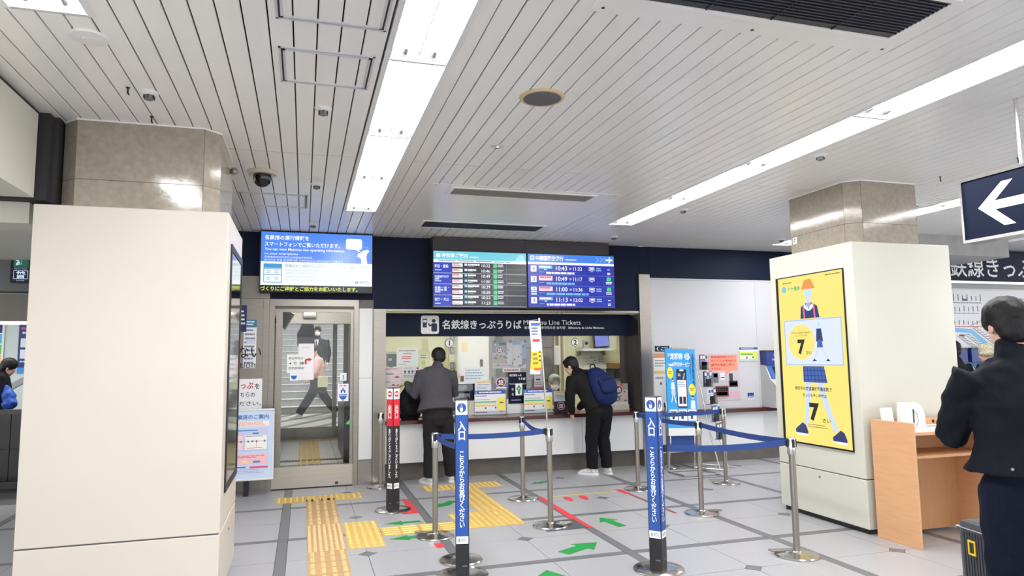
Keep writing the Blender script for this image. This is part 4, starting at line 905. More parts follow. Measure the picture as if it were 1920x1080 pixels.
p.rect(.1, .26, .92, .60, (205, 208, 240)); p.rect(.32, .28, .72, .295, (80, 130, 210), 2); p.rect(.14, .28, .28, .295, (80, 130, 210), 2); p.rect(.12, .36, .44, .57, (255, 214, 218), 2); p.rect(.48, .36, .90, .57, (250, 246, 238), 2); p.rect(.62, .32, .74, .345, (70, 150, 210), 2)
for u in (.2, .3, .4, .54, .62, .70, .86): p.circ(u, .45, .012, (110, 130, 200), 3)
p.stroke([(.2, .45), (.86, .45)], .004, (110, 130, 200), 3); p.stroke([(.70, .46), (.70, .53)], .004, (220, 80, 80), 3); p.lines(.52, .545, .86, .56, 1, (170, 140, 70), 3); p.lines(.5, .37, .88, .39, 1, (120, 120, 120), 3)
p.rect(.1, .64, .92, .79, (252, 196, 206)); p.lines(.12, .66, .88, .70, 2, (214, 100, 120), 2); p.rect(.42, .73, .54, .77, (245, 226, 170), 2); p.rect(.64, .74, .78, .77, (60, 150, 200), 2); p.rect(.12, .82, .50, .84, (70, 110, 200)); p.rect(.58, .82, .93, .85, (236, 90, 140)); p.lines(.12, .86, .9, .93, 3, (190, 180, 210)); p.done()
# notes on the door pane
y = YW+.045
t, p = poster('door_notice', 'plain white sheet stuck high on the glass door', 'notice', -.07, 1.80, .122, 1.34, y, (244, 240, 242), .002); p.lines(.2, .1, .8, .14, 1, (200, 200, 205)); p.done()
t, p = poster('door_notice', 'white door notice with red turning arrow and platform number', 'notice', -.205, 1.665, .11, 1.43, y-.004, (244, 244, 244), .002); p.text('熱田神宮は', .06, .14, .62, .28, (50, 50, 54)); p.text('4 番 線', .08, .40, .66, .56, (40, 40, 44), bold=.01); p.lines(.06, .68, .75, .84, 2, (110, 110, 110)); p.stroke([(.72, .55), (.72, .29), (.85, .29)], .022, (226, 60, 40), 2); p.poly([(.83, .18), (.97, .29), (.83, .40)], (226, 60, 40), 2); p.done()
t, p = poster('door_sticker', 'small blue hand sticker below the door notice', 'sticker', -.165, 1.43, -.07, 1.335, y-.002, (240, 244, 250), .002); p.ell(.5, .35, .38, .5, (44, 100, 190), 1, 20, 0, 180); p.done()
t, p = poster('door_sticker', 'white automatic door sticker with a blue hand at the right', 'sticker', .415, 1.285, .56, 1.055, y-.004, (246, 246, 248), .002); p.frame(0, 0, 1, 1, .004, (44, 100, 190)); p.text('自 動', .2, .06, .8, .18, (200, 70, 60)); p.ell(.5, .58, .36, .32, (44, 104, 196), 2, 20, 0, 180)
for u, q in ((.36, .36), (.5, .26), (.64, .36)): p.ell(u, q+.08, .07, .1, (44, 104, 196), 2)
p.rect(.15, .60, .85, .70, (150, 180, 230), 3); p.ell(.5, .95, .08, .02, (40, 40, 44), 2); p.done()
t, p = poster('door_sticker', 'small triangular warning sticker above the automatic door sticker', 'sticker', .45, 1.42, .53, 1.32, y, (236, 240, 240), .002); p.poly([(.5, .0), (1, 1), (0, 1)], (220, 232, 240), 1); p.rect(.44, .25, .56, .7, (44, 110, 190), 2); p.circ(.5, .82, .007, (44, 110, 190), 2); p.done()
t = thing('hanging_monitor', 'tilted black monitor with pale rim hanging behind the glass door', 'monitor', (-.27, 9.45, 2.14)); R = Matrix.Translation((-.27, 9.45, 2.14)) @ Matrix.Rotation(.5, 4, 'Y') @ Matrix.Rotation(.15, 4, 'X')
M().box(-.10, -.02, -.12, .10, .02, .12, None, R).build('case', mat('monitor_rim', (190, 186, 172), .5), t); M().box(-.085, -.024, -.105, .085, -.018, .105, None, R).build('screen', M_darkglass, t); M().tube([(-.27, 9.47, 2.2), (-.30, 9.47, 2.6)], .012).build('bracket', M_steel, t)
def gate(x0, x1, label, lamp):
    t = thing('ticket_gate', label, 'ticket gate', ((x0+x1)/2, 10.8, .14)); mc = mat('gate_grey', (74, 72, 72), .35)
    M().box(x0, 10.1, .14, x1, 11.9, 1.02).build('body', mc, t, bevel=.015); M().box(x0-.005, 10.1, 1.02, x1+.005, 11.9, 1.05).build('top', M_black, t, bevel=.008); M().box(x0-.003, 10.08, .16, x1+.003, 10.1, .34).build('foot_plate', M_black, t)
    M().box(x0+.02, 10.09, .82, x1-.02, 10.10, .98).build('reader', P((210, 220, 230) if not lamp else (60, 66, 80)), t)
    if lamp:
        p = Panel(t, (x0+.02, 10.085, .80), x1-x0-.04, .14, 0, 'screen'); p.poly([(0, .9), (.5, .1), (1, .1), (.6, .9)], (60, 220, 80)); p.done()
gate(-.74, -.46, 'grey ticket gate behind the door at its left side', 0); gate(.56, .79, 'grey ticket gate with a green lamp behind the door at its right side', 1)
# ================================================================== things on and behind the ticket counter
O = 9.41
def note(name, label, x0, z1, x1, z0, base, y=O-.006, cat='notice'): return poster(name, label, cat, x0, z1, x1, z0, y, base, .003)
t, p = note('window_notice', 'white notice with red lines at the upper left of the ticket window', 1.21, 1.73, 1.51, 1.48, (240, 241, 236)); p.lines(.1, .1, .9, .18, 1, (90, 90, 90)); p.lines(.3, .26, .7, .34, 1, (90, 90, 90)); p.lines(.25, .42, .75, .62, 2, (200, 60, 60)); p.lines(.3, .7, .7, .76, 1, (80, 80, 80)); p.lines(.1, .84, .5, .9, 1, (120, 120, 120)); p.done()
t, p = note('window_notice', 'pinkish notice with red stamps at the left end of the ticket window', 1.04, 1.475, 1.275, 1.20, (240, 226, 228)); p.lines(.1, .05, .9, .15, 1, (210, 150, 160)); p.lines(.06, .3, .6, .4, 1, (120, 80, 90)); p.ell(.75, .48, .14, .05, (214, 90, 110), 2); p.lines(.08, .7, .4, .76, 1, (130, 100, 100)); p.ell(.55, .86, .08, .05, (214, 90, 110), 2); p.ell(.8, .88, .08, .05, (214, 130, 140), 2); p.done()
t, p = note('window_notice', 'white notice with small icons above the black backpack on the counter', 1.285, 1.475, 1.56, 1.31, (238, 236, 240)); p.ell(.78, .1, .06, .07, (190, 90, 110), 2); p.lines(.1, .06, .6, .14, 1, (130, 120, 130))
for u in (.15, .35, .52, .72): p.circ(u, .35, .014, (90, 90, 100), 2); p.rect(u-.04, .42, u+.04, .56, (150, 150, 160), 2)
p.lines(.08, .68, .9, .9, 2, (140, 140, 150)); p.done()
t, p = note('window_notice', 'pale green notice by the head of the grey jacket man', 1.53, 1.66, 1.64, 1.49, (226, 234, 200)); p.lines(.1, .1, .9, .5, 2, (140, 150, 120)); p.circ(.45, .75, .03, (216, 214, 120), 2); p.done()
for s, x, l in (('1', 1.945, 'round white window number 1 above the grey jacket man'), ('2', 3.84, 'round white window number 2 above the backpack man')):
    t = thing('window_number', l, 'number sign', (x, O-.01, 1.80)); M().lathe([(.062, 0), (.062, .004)], (0, 0, 0), 32, None, Matrix.Translation((x, O-.006, 1.80)) @ Matrix.Rotation(PI/2, 4, 'X')).build('rim', M_black, t); M().lathe([(.055, 0), (.055, .002)], (0, 0, 0), 32, None, Matrix.Translation((x, O-.010, 1.80)) @ Matrix.Rotation(PI/2, 4, 'X')).build('disc', P((244, 240, 244)), t); text(t, s, (x, O-.0135, 1.80), None, .075, P((24, 24, 24)), bold=.03)
def fare(label, x0, x1, z0, z1):
    t, p = poster('fare_board', label, 'fare board', x0, z1, x1, z0, 9.30, (236, 238, 240), .008, frame=(.006, M_acrylic))
    p.rect(0, 0, 1, .14, (40, 84, 180)); p.lines(.14, .04, .86, .10, 1, (230, 236, 250), 2, .9, .05); p.rect(.03, .03, .09, .11, (90, 200, 230), 2); p.lines(.03, .20, .4, .27, 1, (60, 60, 70)); p.lines(.05, .36, .6, .42, 1, (150, 150, 60)); p.rect(.72, .32, 1, .84, (248, 236, 110)); p.lines(.80, .48, .95, .60, 1, (70, 70, 40), 2)
    p.rect(.02, .44, .70, .50, (90, 190, 150)); p.rect(.02, .52, .70, .58, (250, 232, 120)); p.rect(.02, .60, .70, .65, (245, 190, 120)); p.rect(.33, .69, .38, .76, (90, 90, 90)); p.rect(.65, .68, .70, .75, (90, 90, 90)); p.rect(0, .84, 1, 1, (196, 198, 206)); p.lines(.04, .88, .4, .95, 1, (60, 60, 70), 2); p.lines(.80, .88, .95, .95, 1, (90, 90, 120), 2); p.done()
    M().box(x0, 9.29, .792, x1, 9.36, .80).build('foot', M_acrylic, t); return t
fare('blue and yellow fare board on the counter left of the navy folding sign', 2.275, 2.725, .80, 1.13); fare('blue and yellow fare board on the counter right of the navy folding sign', 2.995, 3.425, .80, 1.13)
t, p = poster('counter_notice', 'grey notice with an orange bar standing behind the left fare board', 'notice', 2.30, 1.27, 2.53, 1.10, 9.36, (222, 226, 232), .004); p.rect(.1, .05, .95, .2, (232, 196, 120)); p.rect(.1, .3, .9, .36, (120, 150, 200)); p.lines(.1, .5, .9, .9, 3, (150, 150, 170)); p.done()
M().box(2.30, 9.355, .792, 2.53, 9.375, 1.10).build('holder', M_acrylic, t)
def emblem(p, cu, cv, r, l=5):
    p.circ(cu, cv, r*1.12, (238, 234, 232), l); p.circ(cu, cv, r, (104, 28, 44), l+1); p.text('結', cu-r*.62/p.W, cv-r*.62/p.H, cu+r*.62/p.W, cv+r*.62/p.H, (244, 240, 238), l+2, bold=.02)
t, p = poster('counter_notice', 'grey leaflet with a round dark red emblem right of the fare boards', 'notice', 3.45, 1.10, 3.67, .80, 9.31, (206, 212, 222), .004, frame=(.005, M_acrylic)); p.rect(.1, .05, .8, .12, (232, 200, 120)); p.lines(.1, .2, .8, .4, 3, (150, 150, 170)); p.rect(0, .5, 1, 1, (52, 46, 66)); emblem(p, .5, .72, .05); p.done()
t, p = poster('counter_emblem', 'round dark red emblem plate standing above the left fare board', 'emblem', 2.575, 1.31, 2.79, 1.15, 9.37, (150, 146, 160), .004); p.rect(0, .5, 1, 1, (120, 110, 150)); emblem(p, .48, .45, .062); p.rect(.15, .86, .85, .98, (240, 236, 230), 8); p.done(); M().box(2.6, 9.365, .792, 2.76, 9.38, 1.15).build('holder', M_acrylic, t)
t, p = poster('poster_display', 'wide festival poster sheet of small pictures hung behind the ticket window', 'poster', 2.60, 1.82, 3.11, 1.43, 9.52, (190, 190, 196), .004)
random.seed(3)
for u0, v0, u1, v1, c in ((0, 0, .42, .42, (128, 138, 158)), (.02, .50, .42, .80, (172, 160, 150)), (.2, .04, .4, .14, (200, 70, 80)), (.44, .04, .58, .85, (206, 206, 210)), (.60, 0, .86, .12, (110, 170, 210)), (.60, .16, .86, .90, (200, 204, 200)), (.88, .1, 1, .60, (110, 150, 200)), (.88, .62, 1, .85, (90, 110, 120))): p.rect(u0, v0, u1, v1, c, 1)
for k in range(34):
    u, v = random.random()*.9, .08+random.random()*.8; p.rect(u, v, u+.05, v+.06, random.choice([(120, 84, 70), (210, 190, 160), (90, 96, 110), (226, 226, 226), (170, 60, 60), (96, 130, 90)]), 2)
emblem(p, .22, .32, .05); p.lines(.08, .88, .7, .95, 1, (190, 90, 90), 3); p.done()
for x in (2.62, 2.86, 3.08): M().box(x, 9.505, 1.80, x+.03, 9.53, 1.84).build('clip', M_black, t)
t, p = poster('label_strip', 'white label strip with red characters under the festival poster sheet', 'label', 2.745, 1.435, 3.01, 1.38, 9.50, (240, 238, 238), .003); p.lines(.08, .25, .92, .75, 1, (216, 90, 90), 2, 1, 0); p.done()
t = thing('folding_sign', 'navy ticket office sign board with a green arrow sheet on the counter', 'sign', (2.92, 9.37, .80)); M().box(2.79, 9.365, .935, 3.06, 9.38, 1.375).build('board', M_navy, t); M().box(2.74, 9.375, .795, 3.06, 9.40, 1.0).build('stand_sheet', M_white, t)
p = Panel(t, (2.79, 9.365, 1.375), .27, .44); p.text('名鉄線きっぷ', .05, .05, .72, .13, (240, 240, 240), bold=.03); p.text('うりば', .55, .17, .95, .25, (240, 240, 240), bold=.03); p.text('Meitetsu Line Tickets', .05, .34, .95, .39, (220, 224, 236)); p.text('名', .16, .50, .28, .58, (240, 240, 240)); p.text('名', .16, .66, .28, .74, (240, 240, 240)); p.lines(.15, .87, .85, .95, 1, (150, 160, 200)); p.rect(.38, .36, .76, .74, (244, 246, 244), 3)
p.poly([(.57, .40), (.74, .55), (.66, .55), (.62, .68), (.57, .72), (.52, .68), (.48, .55), (.40, .55)], (24, 140, 60), 4); p.poly([(.57, .46), (.66, .545), (.60, .545), (.60, .64), (.54, .64), (.54, .545), (.48, .545)], (244, 246, 244), 5); p.stroke([(.57, .47), (.57, .66)], .012, (24, 140, 60), 6); p.done()
t, p = poster('tall_notice', 'tall white notice with a red frame and blue squares behind the flag', 'notice', 3.235, 1.70, 3.365, 1.13, 9.53, (242, 238, 240), .004); p.frame(0, .05, 1, .50, .008, (196, 60, 90)); p.lines(.1, .09, .85, .14, 1, (110, 90, 130))
for u in (.15, .55):
    for v in (.18, .31): p.rect(u, v, u+.28, v+.1, (80, 150, 220), 2)
p.lines(.1, .55, .9, .70, 3, (200, 120, 130)); p.rect(.2, .75, .7, .79, (90, 90, 110)); p.lines(.1, .83, .9, .93, 2, (170, 150, 160)); p.rect(0, .95, 1, 1, (220, 120, 130)); p.done()
t, p = poster('festival_poster', 'small festival poster with round emblem standing at the right counter end', 'poster', 4.385, 1.18, 4.645, .87, 9.34, (206, 196, 188), .004)
for k in range(30):
    u, v = random.random()*.9, .35+random.random()*.5; p.rect(u, v, u+.08, v+.06, random.choice([(120, 84, 70), (210, 190, 160), (90, 96, 80), (226, 226, 226), (170, 60, 60)]), 1)
p.rect(0, 0, 1, .3, (150, 160, 150)); p.rect(.5, .03, .7, .15, (210, 80, 80), 2); emblem(p, .42, .3, .06); p.rect(0, .88, 1, 1, (232, 228, 224), 2); p.done()
M().box(4.37, 9.34, .792, 4.66, 9.40, .87).build('stand', mat('cream_plastic', (222, 216, 196), .5), t)
# back of the office
t = thing('wall_cabinet', 'tall white locker with a black handle behind window 1', 'cabinet', (2.75, 11.3, 0)); M().box(2.46, 11.2, 0, 3.0, 11.45, 2.3).build('body', M_locker, t, bevel=.005); M().box(2.48, 11.185, .1, 2.98, 11.2, 2.25).build('door', M_locker, t); M().box(2.84, 11.17, 1.44, 2.88, 11.186, 1.56).build('handle', M_black, t); p = Panel(t, (2.52, 11.183, 1.85), .1, .16); p.rect(0, 0, 1, 1, (236, 222, 170)); p.done()
for k, z in enumerate((1.93, 1.72, 1.46, 1.22)):
    t = thing('wall_switch', 'small grey switch plate in the column behind window 1, %s' % ('topmost', 'second from top', 'third from top', 'lowest')[k], 'switch', (2.42, 11.44, z)); M().box(2.38, 11.44, z-.06, 2.45, 11.459, z+.06).build('plate', mat('switch_grey', (160, 160, 158), .4), t); M().box(2.40, 11.432, z-.03, 2.43, 11.44, z+.03).build('rocker', M_wallw, t)
t = thing('office_unit', 'dark grey shelf unit behind the festival poster sheet', 'cabinet', (3.6, 11.2, 0)); mg = mat('grey_metal_cabinet', (104, 102, 104), .4); M().box(3.19, 11.0, 0, 4.10, 11.45, 2.2).build('body', mg, t)
for z in (.6, 1.2, 1.75): M().box(3.21, 10.985, z, 4.08, 11.0, z+.5).build('door', mg, t, bevel=.006)
t = thing('louver_vent', 'cream slatted louver at the top of the back wall', 'louver', (4.16, 11.4, 1.85)); M().box(4.06, 11.40, 1.70, 4.26, 11.44, 2.02).build('frame', mat('louver_dark', (110, 106, 80), .5), t)
for k in range(5): M().box(4.06, 11.375, 1.73+.06*k, 4.26, 11.40, 1.765+.06*k).build('slat', M_office2, t)
t = thing('wall_box', 'white metal box on the wall beside the tall red framed notice', 'box', (4.18, 11.3, 1.45)); M().box(4.02, 11.2, 1.44, 4.30, 11.45, 1.78).build('body', M_locker, t, bevel=.01); M().box(4.03, 11.19, 1.45, 4.29, 11.2, 1.77).build('lid', M_locker, t)
for x in (4.33, 4.42): tag(MB().box(x, 11.38, 0, x+.035, 11.46, 2.6).build('wall_pipe', M_office2), 'cream vertical conduit on the back wall behind the clerk, %s' % ('left one' if x < 4.4 else 'right one'), 'conduit')
t = thing('wall_shelf', 'white wall shelf behind window 2', 'shelf', (4.98, 11.3, 1.69)); M().box(4.70, 11.15, 1.685, 5.27, 11.5, 1.725).build('board', M_white, t); M().box(4.72, 11.40, 1.60, 4.76, 11.5, 1.685).build('bracket', M_steel, t); M().box(5.2, 11.40, 1.60, 5.24, 11.5, 1.685).build('bracket', M_steel, t)
t = thing('shelf_monitor', 'blue screen monitor leaning on the wall shelf', 'monitor', (5.13, 11.25, 1.73)); R = Matrix.Translation((5.13, 11.3, 1.735)) @ Matrix.Rotation(-.07, 4, 'Y'); M().box(-.15, -.02, 0, .15, .03, .33, None, R).build('case', M_black, t); M().box(-.13, -.024, .03, .13, -.018, .31, None, R).build('screen', P((120, 130, 210), 'screen'), t)
t = thing('shelf_clock', 'small grey device on the wall shelf beside the number 2', 'device', (4.82, 11.3, 1.73)); M().box(4.76, 11.25, 1.725, 4.86, 11.32, 1.88).build('case', mat('device_grey', (170, 172, 168), .5), t, bevel=.008); M().lathe([(.03, 0), (.03, .005)], (0, 0, 0), 16, None, Matrix.Translation((4.81, 11.25, 1.82)) @ Matrix.Rotation(PI/2, 4, 'X')).build('dial', M_darksteel, t)
t, p = poster('wall_chart', 'white chart sheet under the wall shelf', 'chart', 4.745, 1.63, 5.28, 1.36, 11.45, (238, 238, 228), .004); p.stroke([(.08, .3), (.6, .25)], .006, (150, 150, 140)); p.stroke([(.06, .7), (.55, .6)], .006, (150, 150, 140))
for u, v in ((.45, .18), (.25, .45), (.55, .4), (.12, .8), (.3, .62)): p.rect(u, v, u+.03, v+.07, (40, 40, 40), 2)
p.lines(.7, .15, .95, .6, 4, (130, 130, 120)); p.done()
t = thing('ticket_printer', 'brown and black printer box on the back wall right of the backpack', 'printer', (5.43, 11.3, 1.3)); M().box(5.29, 11.15, 1.36, 5.57, 11.49, 1.46).build('top', mat('brown_plastic', (150, 108, 50), .45), t, bevel=.01); M().box(5.29, 11.15, 1.20, 5.58, 11.49, 1.36).build('body', M_black, t); M().box(5.40, 11.14, 1.31, 5.47, 11.15, 1.335).build('label', M_white, t); M().box(5.27, 11.2, 0, 5.58, 11.49, 1.2).build('stand', mat('device_grey', (170, 172, 168), .5), t)
t = thing('counter_monitor', 'black monitor beside the grey jacket man behind window 1', 'monitor', (2.3, 9.64, 1.0)); M().box(2.06, 9.62, .98, 2.36, 9.66, 1.22).build('case', M_black, t, bevel=.006); M().box(2.08, 9.614, 1.0, 2.34, 9.62, 1.2).build('screen', M_darkglass, t); M().box(2.18, 9.64, .79, 2.24, 9.68, .98).build('stand', M_black, t)
t = thing('cash_tray', 'pale grey device with papers behind the left fare board', 'device', (2.2, 9.6, .8)); M().box(2.02, 9.515, .79, 2.17, 9.60, .96).build('body', mat('device_grey', (170, 172, 168), .5), t, bevel=.01); M().box(2.04, 9.51, .84, 2.15, 9.515, .93).build('sheet', M_paper, t)
t = thing('office_desk', 'long pale work desk behind the ticket counter', 'desk', (2.9, 9.75, 0)); M().box(1.1, 9.51, .74, 4.7, 9.66, .79).build('top', M_wallw, t); M().box(1.1, 9.62, 0, 4.7, 9.65, .74).build('front_panel', M_wallw, t)
t = thing('ticket_machine_screen', 'small black device at the left end of the ticket window', 'device', (1.36, 9.9, 1.5)); M().box(1.13, 9.85, 1.48, 1.27, 9.95, 1.66).build('case', M_black, t); M().box(1.15, 9.842, 1.56, 1.20, 9.85, 1.60).build('button_plate', M_white, t); M().box(1.18, 9.88, .0, 1.22, 9.92, 1.48).build('stand', M_black, t); M().box(1.05, 9.86, 1.66, 1.33, 9.96, 1.69).build('lid', M_office2, t)
t = thing('desk_lamp', 'curved pale lamp arm beside the grey jacket man', 'lamp', (2.08, 9.55, .8)); M().tube([(1.98, 9.62, .8), (2.03, 9.62, 1.0), (2.08, 9.61, 1.15), (2.07, 9.60, 1.28), (2.02, 9.59, 1.38)], .012).build('arm', M_white, t, smooth=True); M().lathe([(.05, 0), (.05, .012)], (1.96, 9.64, .792), 16).build('base', M_white, t)
t, p = note('window_notice', 'faint white notice right of the grey jacket man on the window', 2.10, 1.46, 2.46, 1.24, (226, 234, 232)); p.lines(.2, .15, .95, .85, 4, (170, 180, 200)); p.rect(0, 0, .16, .5, (240, 236, 236)); p.rect(0, .55, .14, .9, (120, 90, 70), 2); p.done()

# ================================================================== right wall
y = YW-.006
t, p = poster('wall_poster', 'orange speech bubble poster of ticket machine photos on the right wall', 'poster', 5.86, 1.595, 6.385, .90, y, (196, 192, 196))
p.frame(0, 0, 1, 1, .006, (226, 170, 168), 1); p.rect(.03, .02, .95, .36, (252, 152, 128), 2); p.poly([(.55, .36), (.75, .36), (.50, .48)], (252, 152, 128), 2); rd = (196, 48, 40)
p.text('特別車両券(ミュー', .07, .035, .90, .09, rd, 3, bold=.02); p.text('チケット)が券売機で', .07, .12, .92, .175, rd, 3, bold=.02); p.text('座席を指定し購入', .07, .20, .86, .26, rd, 3, bold=.02); p.text('できます。', .07, .29, .42, .335, rd, 3, bold=.02)
for u0, v0, u1, v1, c in ((.08, .40, .30, .62, (110, 112, 122)), (.14, .42, .27, .50, (232, 232, 236)), (.36, .40, .52, .56, (228, 226, 230)), (.38, .50, .50, .52, (220, 100, 110)), (.66, .42, .78, .60, (60, 60, 66)), (.64, .58, .94, .72, (70, 58, 62)), (.68, .61, .92, .66, (222, 214, 214)), (.68, .66, .92, .69, (226, 110, 130)), (.18, .69, .62, .92, (116, 46, 52)), (.22, .73, .58, .80, (190, 186, 186)), (.22, .82, .58, .89, (60, 56, 60)), (.62, .82, .98, .95, (220, 170, 190))): p.rect(u0, v0, u1, v1, c, 2)
for q in range(5): p.rect(.24+.065*q, .745, .28+.065*q, .785, (80, 76, 80), 3)
p.lines(.28, .945, .6, .97, 1, (120, 40, 40), 3); p.done()
t, p = poster('fare_sheet', 'small blue green and yellow fare sheet beside the ticket machine', 'notice', 6.41, 1.695, 6.74, 1.48, y, (226, 230, 226)); p.rect(0, 0, 1, .16, (40, 74, 160)); p.lines(.1, .05, .85, .12, 1, (220, 226, 246), 2); p.rect(0, .3, 1, .82, (226, 228, 110)); p.rect(.05, .44, .72, .54, (90, 170, 100), 2); p.rect(0, .62, .72, .8, (230, 236, 226), 2); p.rect(.34, .68, .42, .8, (60, 60, 60), 3); p.rect(.68, .66, .76, .76, (60, 60, 60), 3); p.rect(0, .84, 1, 1, (200, 202, 206)); p.done()
t, p = poster('card_sticker', 'small blue card sticker low on the right wall', 'sticker', 6.52, 1.0, 6.63, .90, y, (230, 230, 236)); p.rect(0, 0, 1, .6, (36, 62, 130)); p.poly([(.1, .6), (.3, .3), (.5, .5), (.7, .3), (.95, .6)], (90, 140, 220), 2); p.lines(.05, .7, .95, .95, 1, (150, 80, 90), 2); p.done()
t, p = poster('side_notice', 'white notice with orange bars beside the right steel pillar', 'notice', 4.93, 1.62, 5.14, .80, y, (236, 234, 232)); p.rect(0, .0, 1, .08, (214, 150, 100)); p.lines(.1, .12, .9, .26, 3, (150, 150, 150)); p.rect(0, .31, 1, .37, (236, 204, 120)); p.lines(.1, .42, .9, .5, 1, (160, 160, 160)); p.rect(.45, .52, .6, .56, (90, 90, 90)); p.done()
t, p = poster('side_plate', 'small navy plate above the orange barred notice', 'sign', 4.96, 1.73, 5.20, 1.645, y, (24, 32, 66)); p.text('（ご', .12, .15, .9, .85, (240, 240, 244)); p.done()
# leaflet stand with the blue pass poster
t = thing('leaflet_stand', 'tall bright blue pass poster standee leaning at the belt barriers', 'standee', (5.0, 8.35, 0), 0)
Rb = Matrix.Translation((4.98, 8.36, .60)) @ Matrix.Rotation(.10, 4, 'Z') @ Matrix.Rotation(-.06, 4, 'X') @ Matrix.Rotation(0.035, 4, 'Y')
Rb3 = Rb.to_3x3()
M().box(-.245, 0, 0, .245, .02, 1.08, None, Rb).build('board', P((50, 156, 226)), t); M().box(-.14, -.002, 1.07, .14, .024, 1.095, None, Rb).build('clip', M_steel, t)
p = Panel(t, Rb @ Vector((-.245, 0, 1.08)), .49, 1.08, R=Rb3 @ Euler((PI/2, 0, 0)).to_matrix()); wt = (246, 248, 250)
p.text('名鉄', .05, .06, .14, .10, wt); p.text('定期券', .15, .055, .58, .14, wt, bold=.03); p.circ(.73, .095, .047, wt, 2); p.lines(.66, .06, .80, .13, 3, (50, 156, 226), 3); p.text('web予約サービス', .08, .17, .84, .23, wt, bold=.03)
p.text('定期券が事前予約で', .88, .06, .96, .50, (20, 40, 90), vertical=True, bold=.02); p.text('もっと買える!!', .78, .06, .85, .40, (20, 40, 90), vertical=True, bold=.02)
p.ell(.13, .31, .10, .075, (250, 226, 60), 2); p.lines(.07, .29, .19, .33, 2, (90, 80, 20), 3); p.ell(.85, .52, .12, .075, (250, 226, 60), 2); p.lines(.78, .5, .93, .54, 2, (90, 80, 20), 3)
p.rrect(.33, .26, .68, .75, .025, (24, 34, 62), 2); p.rect(.355, .40, .655, .73, (244, 244, 246), 3); p.rrect(.44, .262, .58, .285, .01, wt, 4); p.lines(.38, .32, .5, .36, 2, wt, 4); p.stroke([(.56, .39), (.61, .31)], .02, (150, 180, 230), 4); p.lines(.38, .42, .63, .5, 3, (150, 160, 180), 4); p.rect(.40, .61, .50, .70, (24, 34, 62), 4); p.rect(.53, .61, .63, .70, (24, 34, 62), 4)
for u, v, s in ((.2, .40, 1.0), (.86, .62, 1.3)):
    p.circ(u, v, .017*s, (228, 200, 180), 3); p.poly([(u-.05*s, v+.03*s), (u+.05*s, v+.03*s), (u+.06*s, v+.11*s), (u-.06*s, v+.11*s)], wt, 3); p.ell(u, v-.012*s, .035*s, .01*s, (30, 40, 70), 4)
p.poly([(.15, .51), (.27, .51), (.28, .58), (.14, .58)], (200, 206, 214), 3); p.stroke([(.19, .58), (.14, .68)], .012, wt, 3); p.stroke([(.23, .58), (.29, .69)], .012, wt, 3)
for u0, u1 in ((.06, .32), (.36, .64), (.68, .96)): p.rect(u0, .77, u1, .91, wt, 2); p.lines(u0+.02, .79, u1-.02, .83, 1, (60, 70, 110), 3); p.rect(u0+.08, .85, u0+.16, .89, (60, 60, 80), 3)
p.done()
M().box(-.25, -.012, .0, .25, -.004, -.10+.0, None, Rb).build('lower_tray', M_white, t); Mx = Rb @ Matrix.Translation((0, 0, -.03)); M().box(-.25, .03, -.21, .25, .04, -.08, None, Mx).build('lower_panel', M_belt, t)
for x in (-.2, .2): M().tube([Rb @ Vector((x, .03, 1.0)), Rb @ Vector((x, .035, -.20)), (4.98+x, 8.45, .02)], .011, n=8).build('leg', M_chrome, t)
M().tube([(4.78, 8.45, .015), (4.78, 8.05, .015), (5.30, 8.05, .015), (5.30, 8.45, .015), (4.78, 8.45, .015)], .013, n=8).build('floor_frame', M_chrome, t)
RX, RY, RZ = 5.58, 8.52, math.radians(38)
t = thing('leaflet_rack', 'steel wire leaflet rack seen almost edge on beside the blue standee', 'leaflet rack', (RX, RY, 0), RZ)
for x in (-.165, .165):
    M().tube([(x, -.10, .02), (x, .02, .5), (x, .20, 1.55)], .010, n=8).build('upright', M_chrome, t, local=True); M().tube([(x, -.22, .015), (x, .26, .015)], .010, n=8).build('foot', M_chrome, t, local=True)
for k in range(5):
    z = .42+.24*k; yy = -.04+.05*k
    M().box(-.16, yy-.07, z, .16, yy-.06, z+.11).build('pocket', M_acrylic, t, local=True); M().box(-.16, yy-.07, z-.006, .16, yy, z).build('tray', M_steel, t, local=True)
RR = Matrix.Rotation(RZ, 3, 'Z')
for k in range(5):
    for q in range(3):
        z = .425+.24*k; yy = -.035+.05*k; c = random.choice([(40, 62, 120), (226, 230, 236), (36, 48, 92), (200, 206, 216), (150, 60, 66), (90, 104, 130), (110, 120, 150)])
        o3 = RR @ Vector((-.105+.105*q, yy-.03, z))
        lf = thing('leaflet', 'leaflet in the %s row of the wire leaflet rack, %s' % (('lowest', 'second lowest', 'middle', 'second highest', 'highest')[k], ('at its far end', 'in its middle', 'at its near end')[2-q]), 'leaflet', (RX+o3.x, RY+o3.y, z), RZ, 'leaflets in the wire rack')
        M().box(-.049, -.015, 0, .049, .005, .21).build('sheet', P(c), lf, local=True)
        p = Panel(lf, (-.049, -.015, .21), .098, .21, local=True); p.rect(.1, .08, .9, .3, (236, 238, 240) if sum(c) < 400 else (60, 80, 140)); p.lines(.1, .4, .9, .8, 3, (180, 190, 210) if sum(c) < 400 else (120, 130, 160)); p.done()
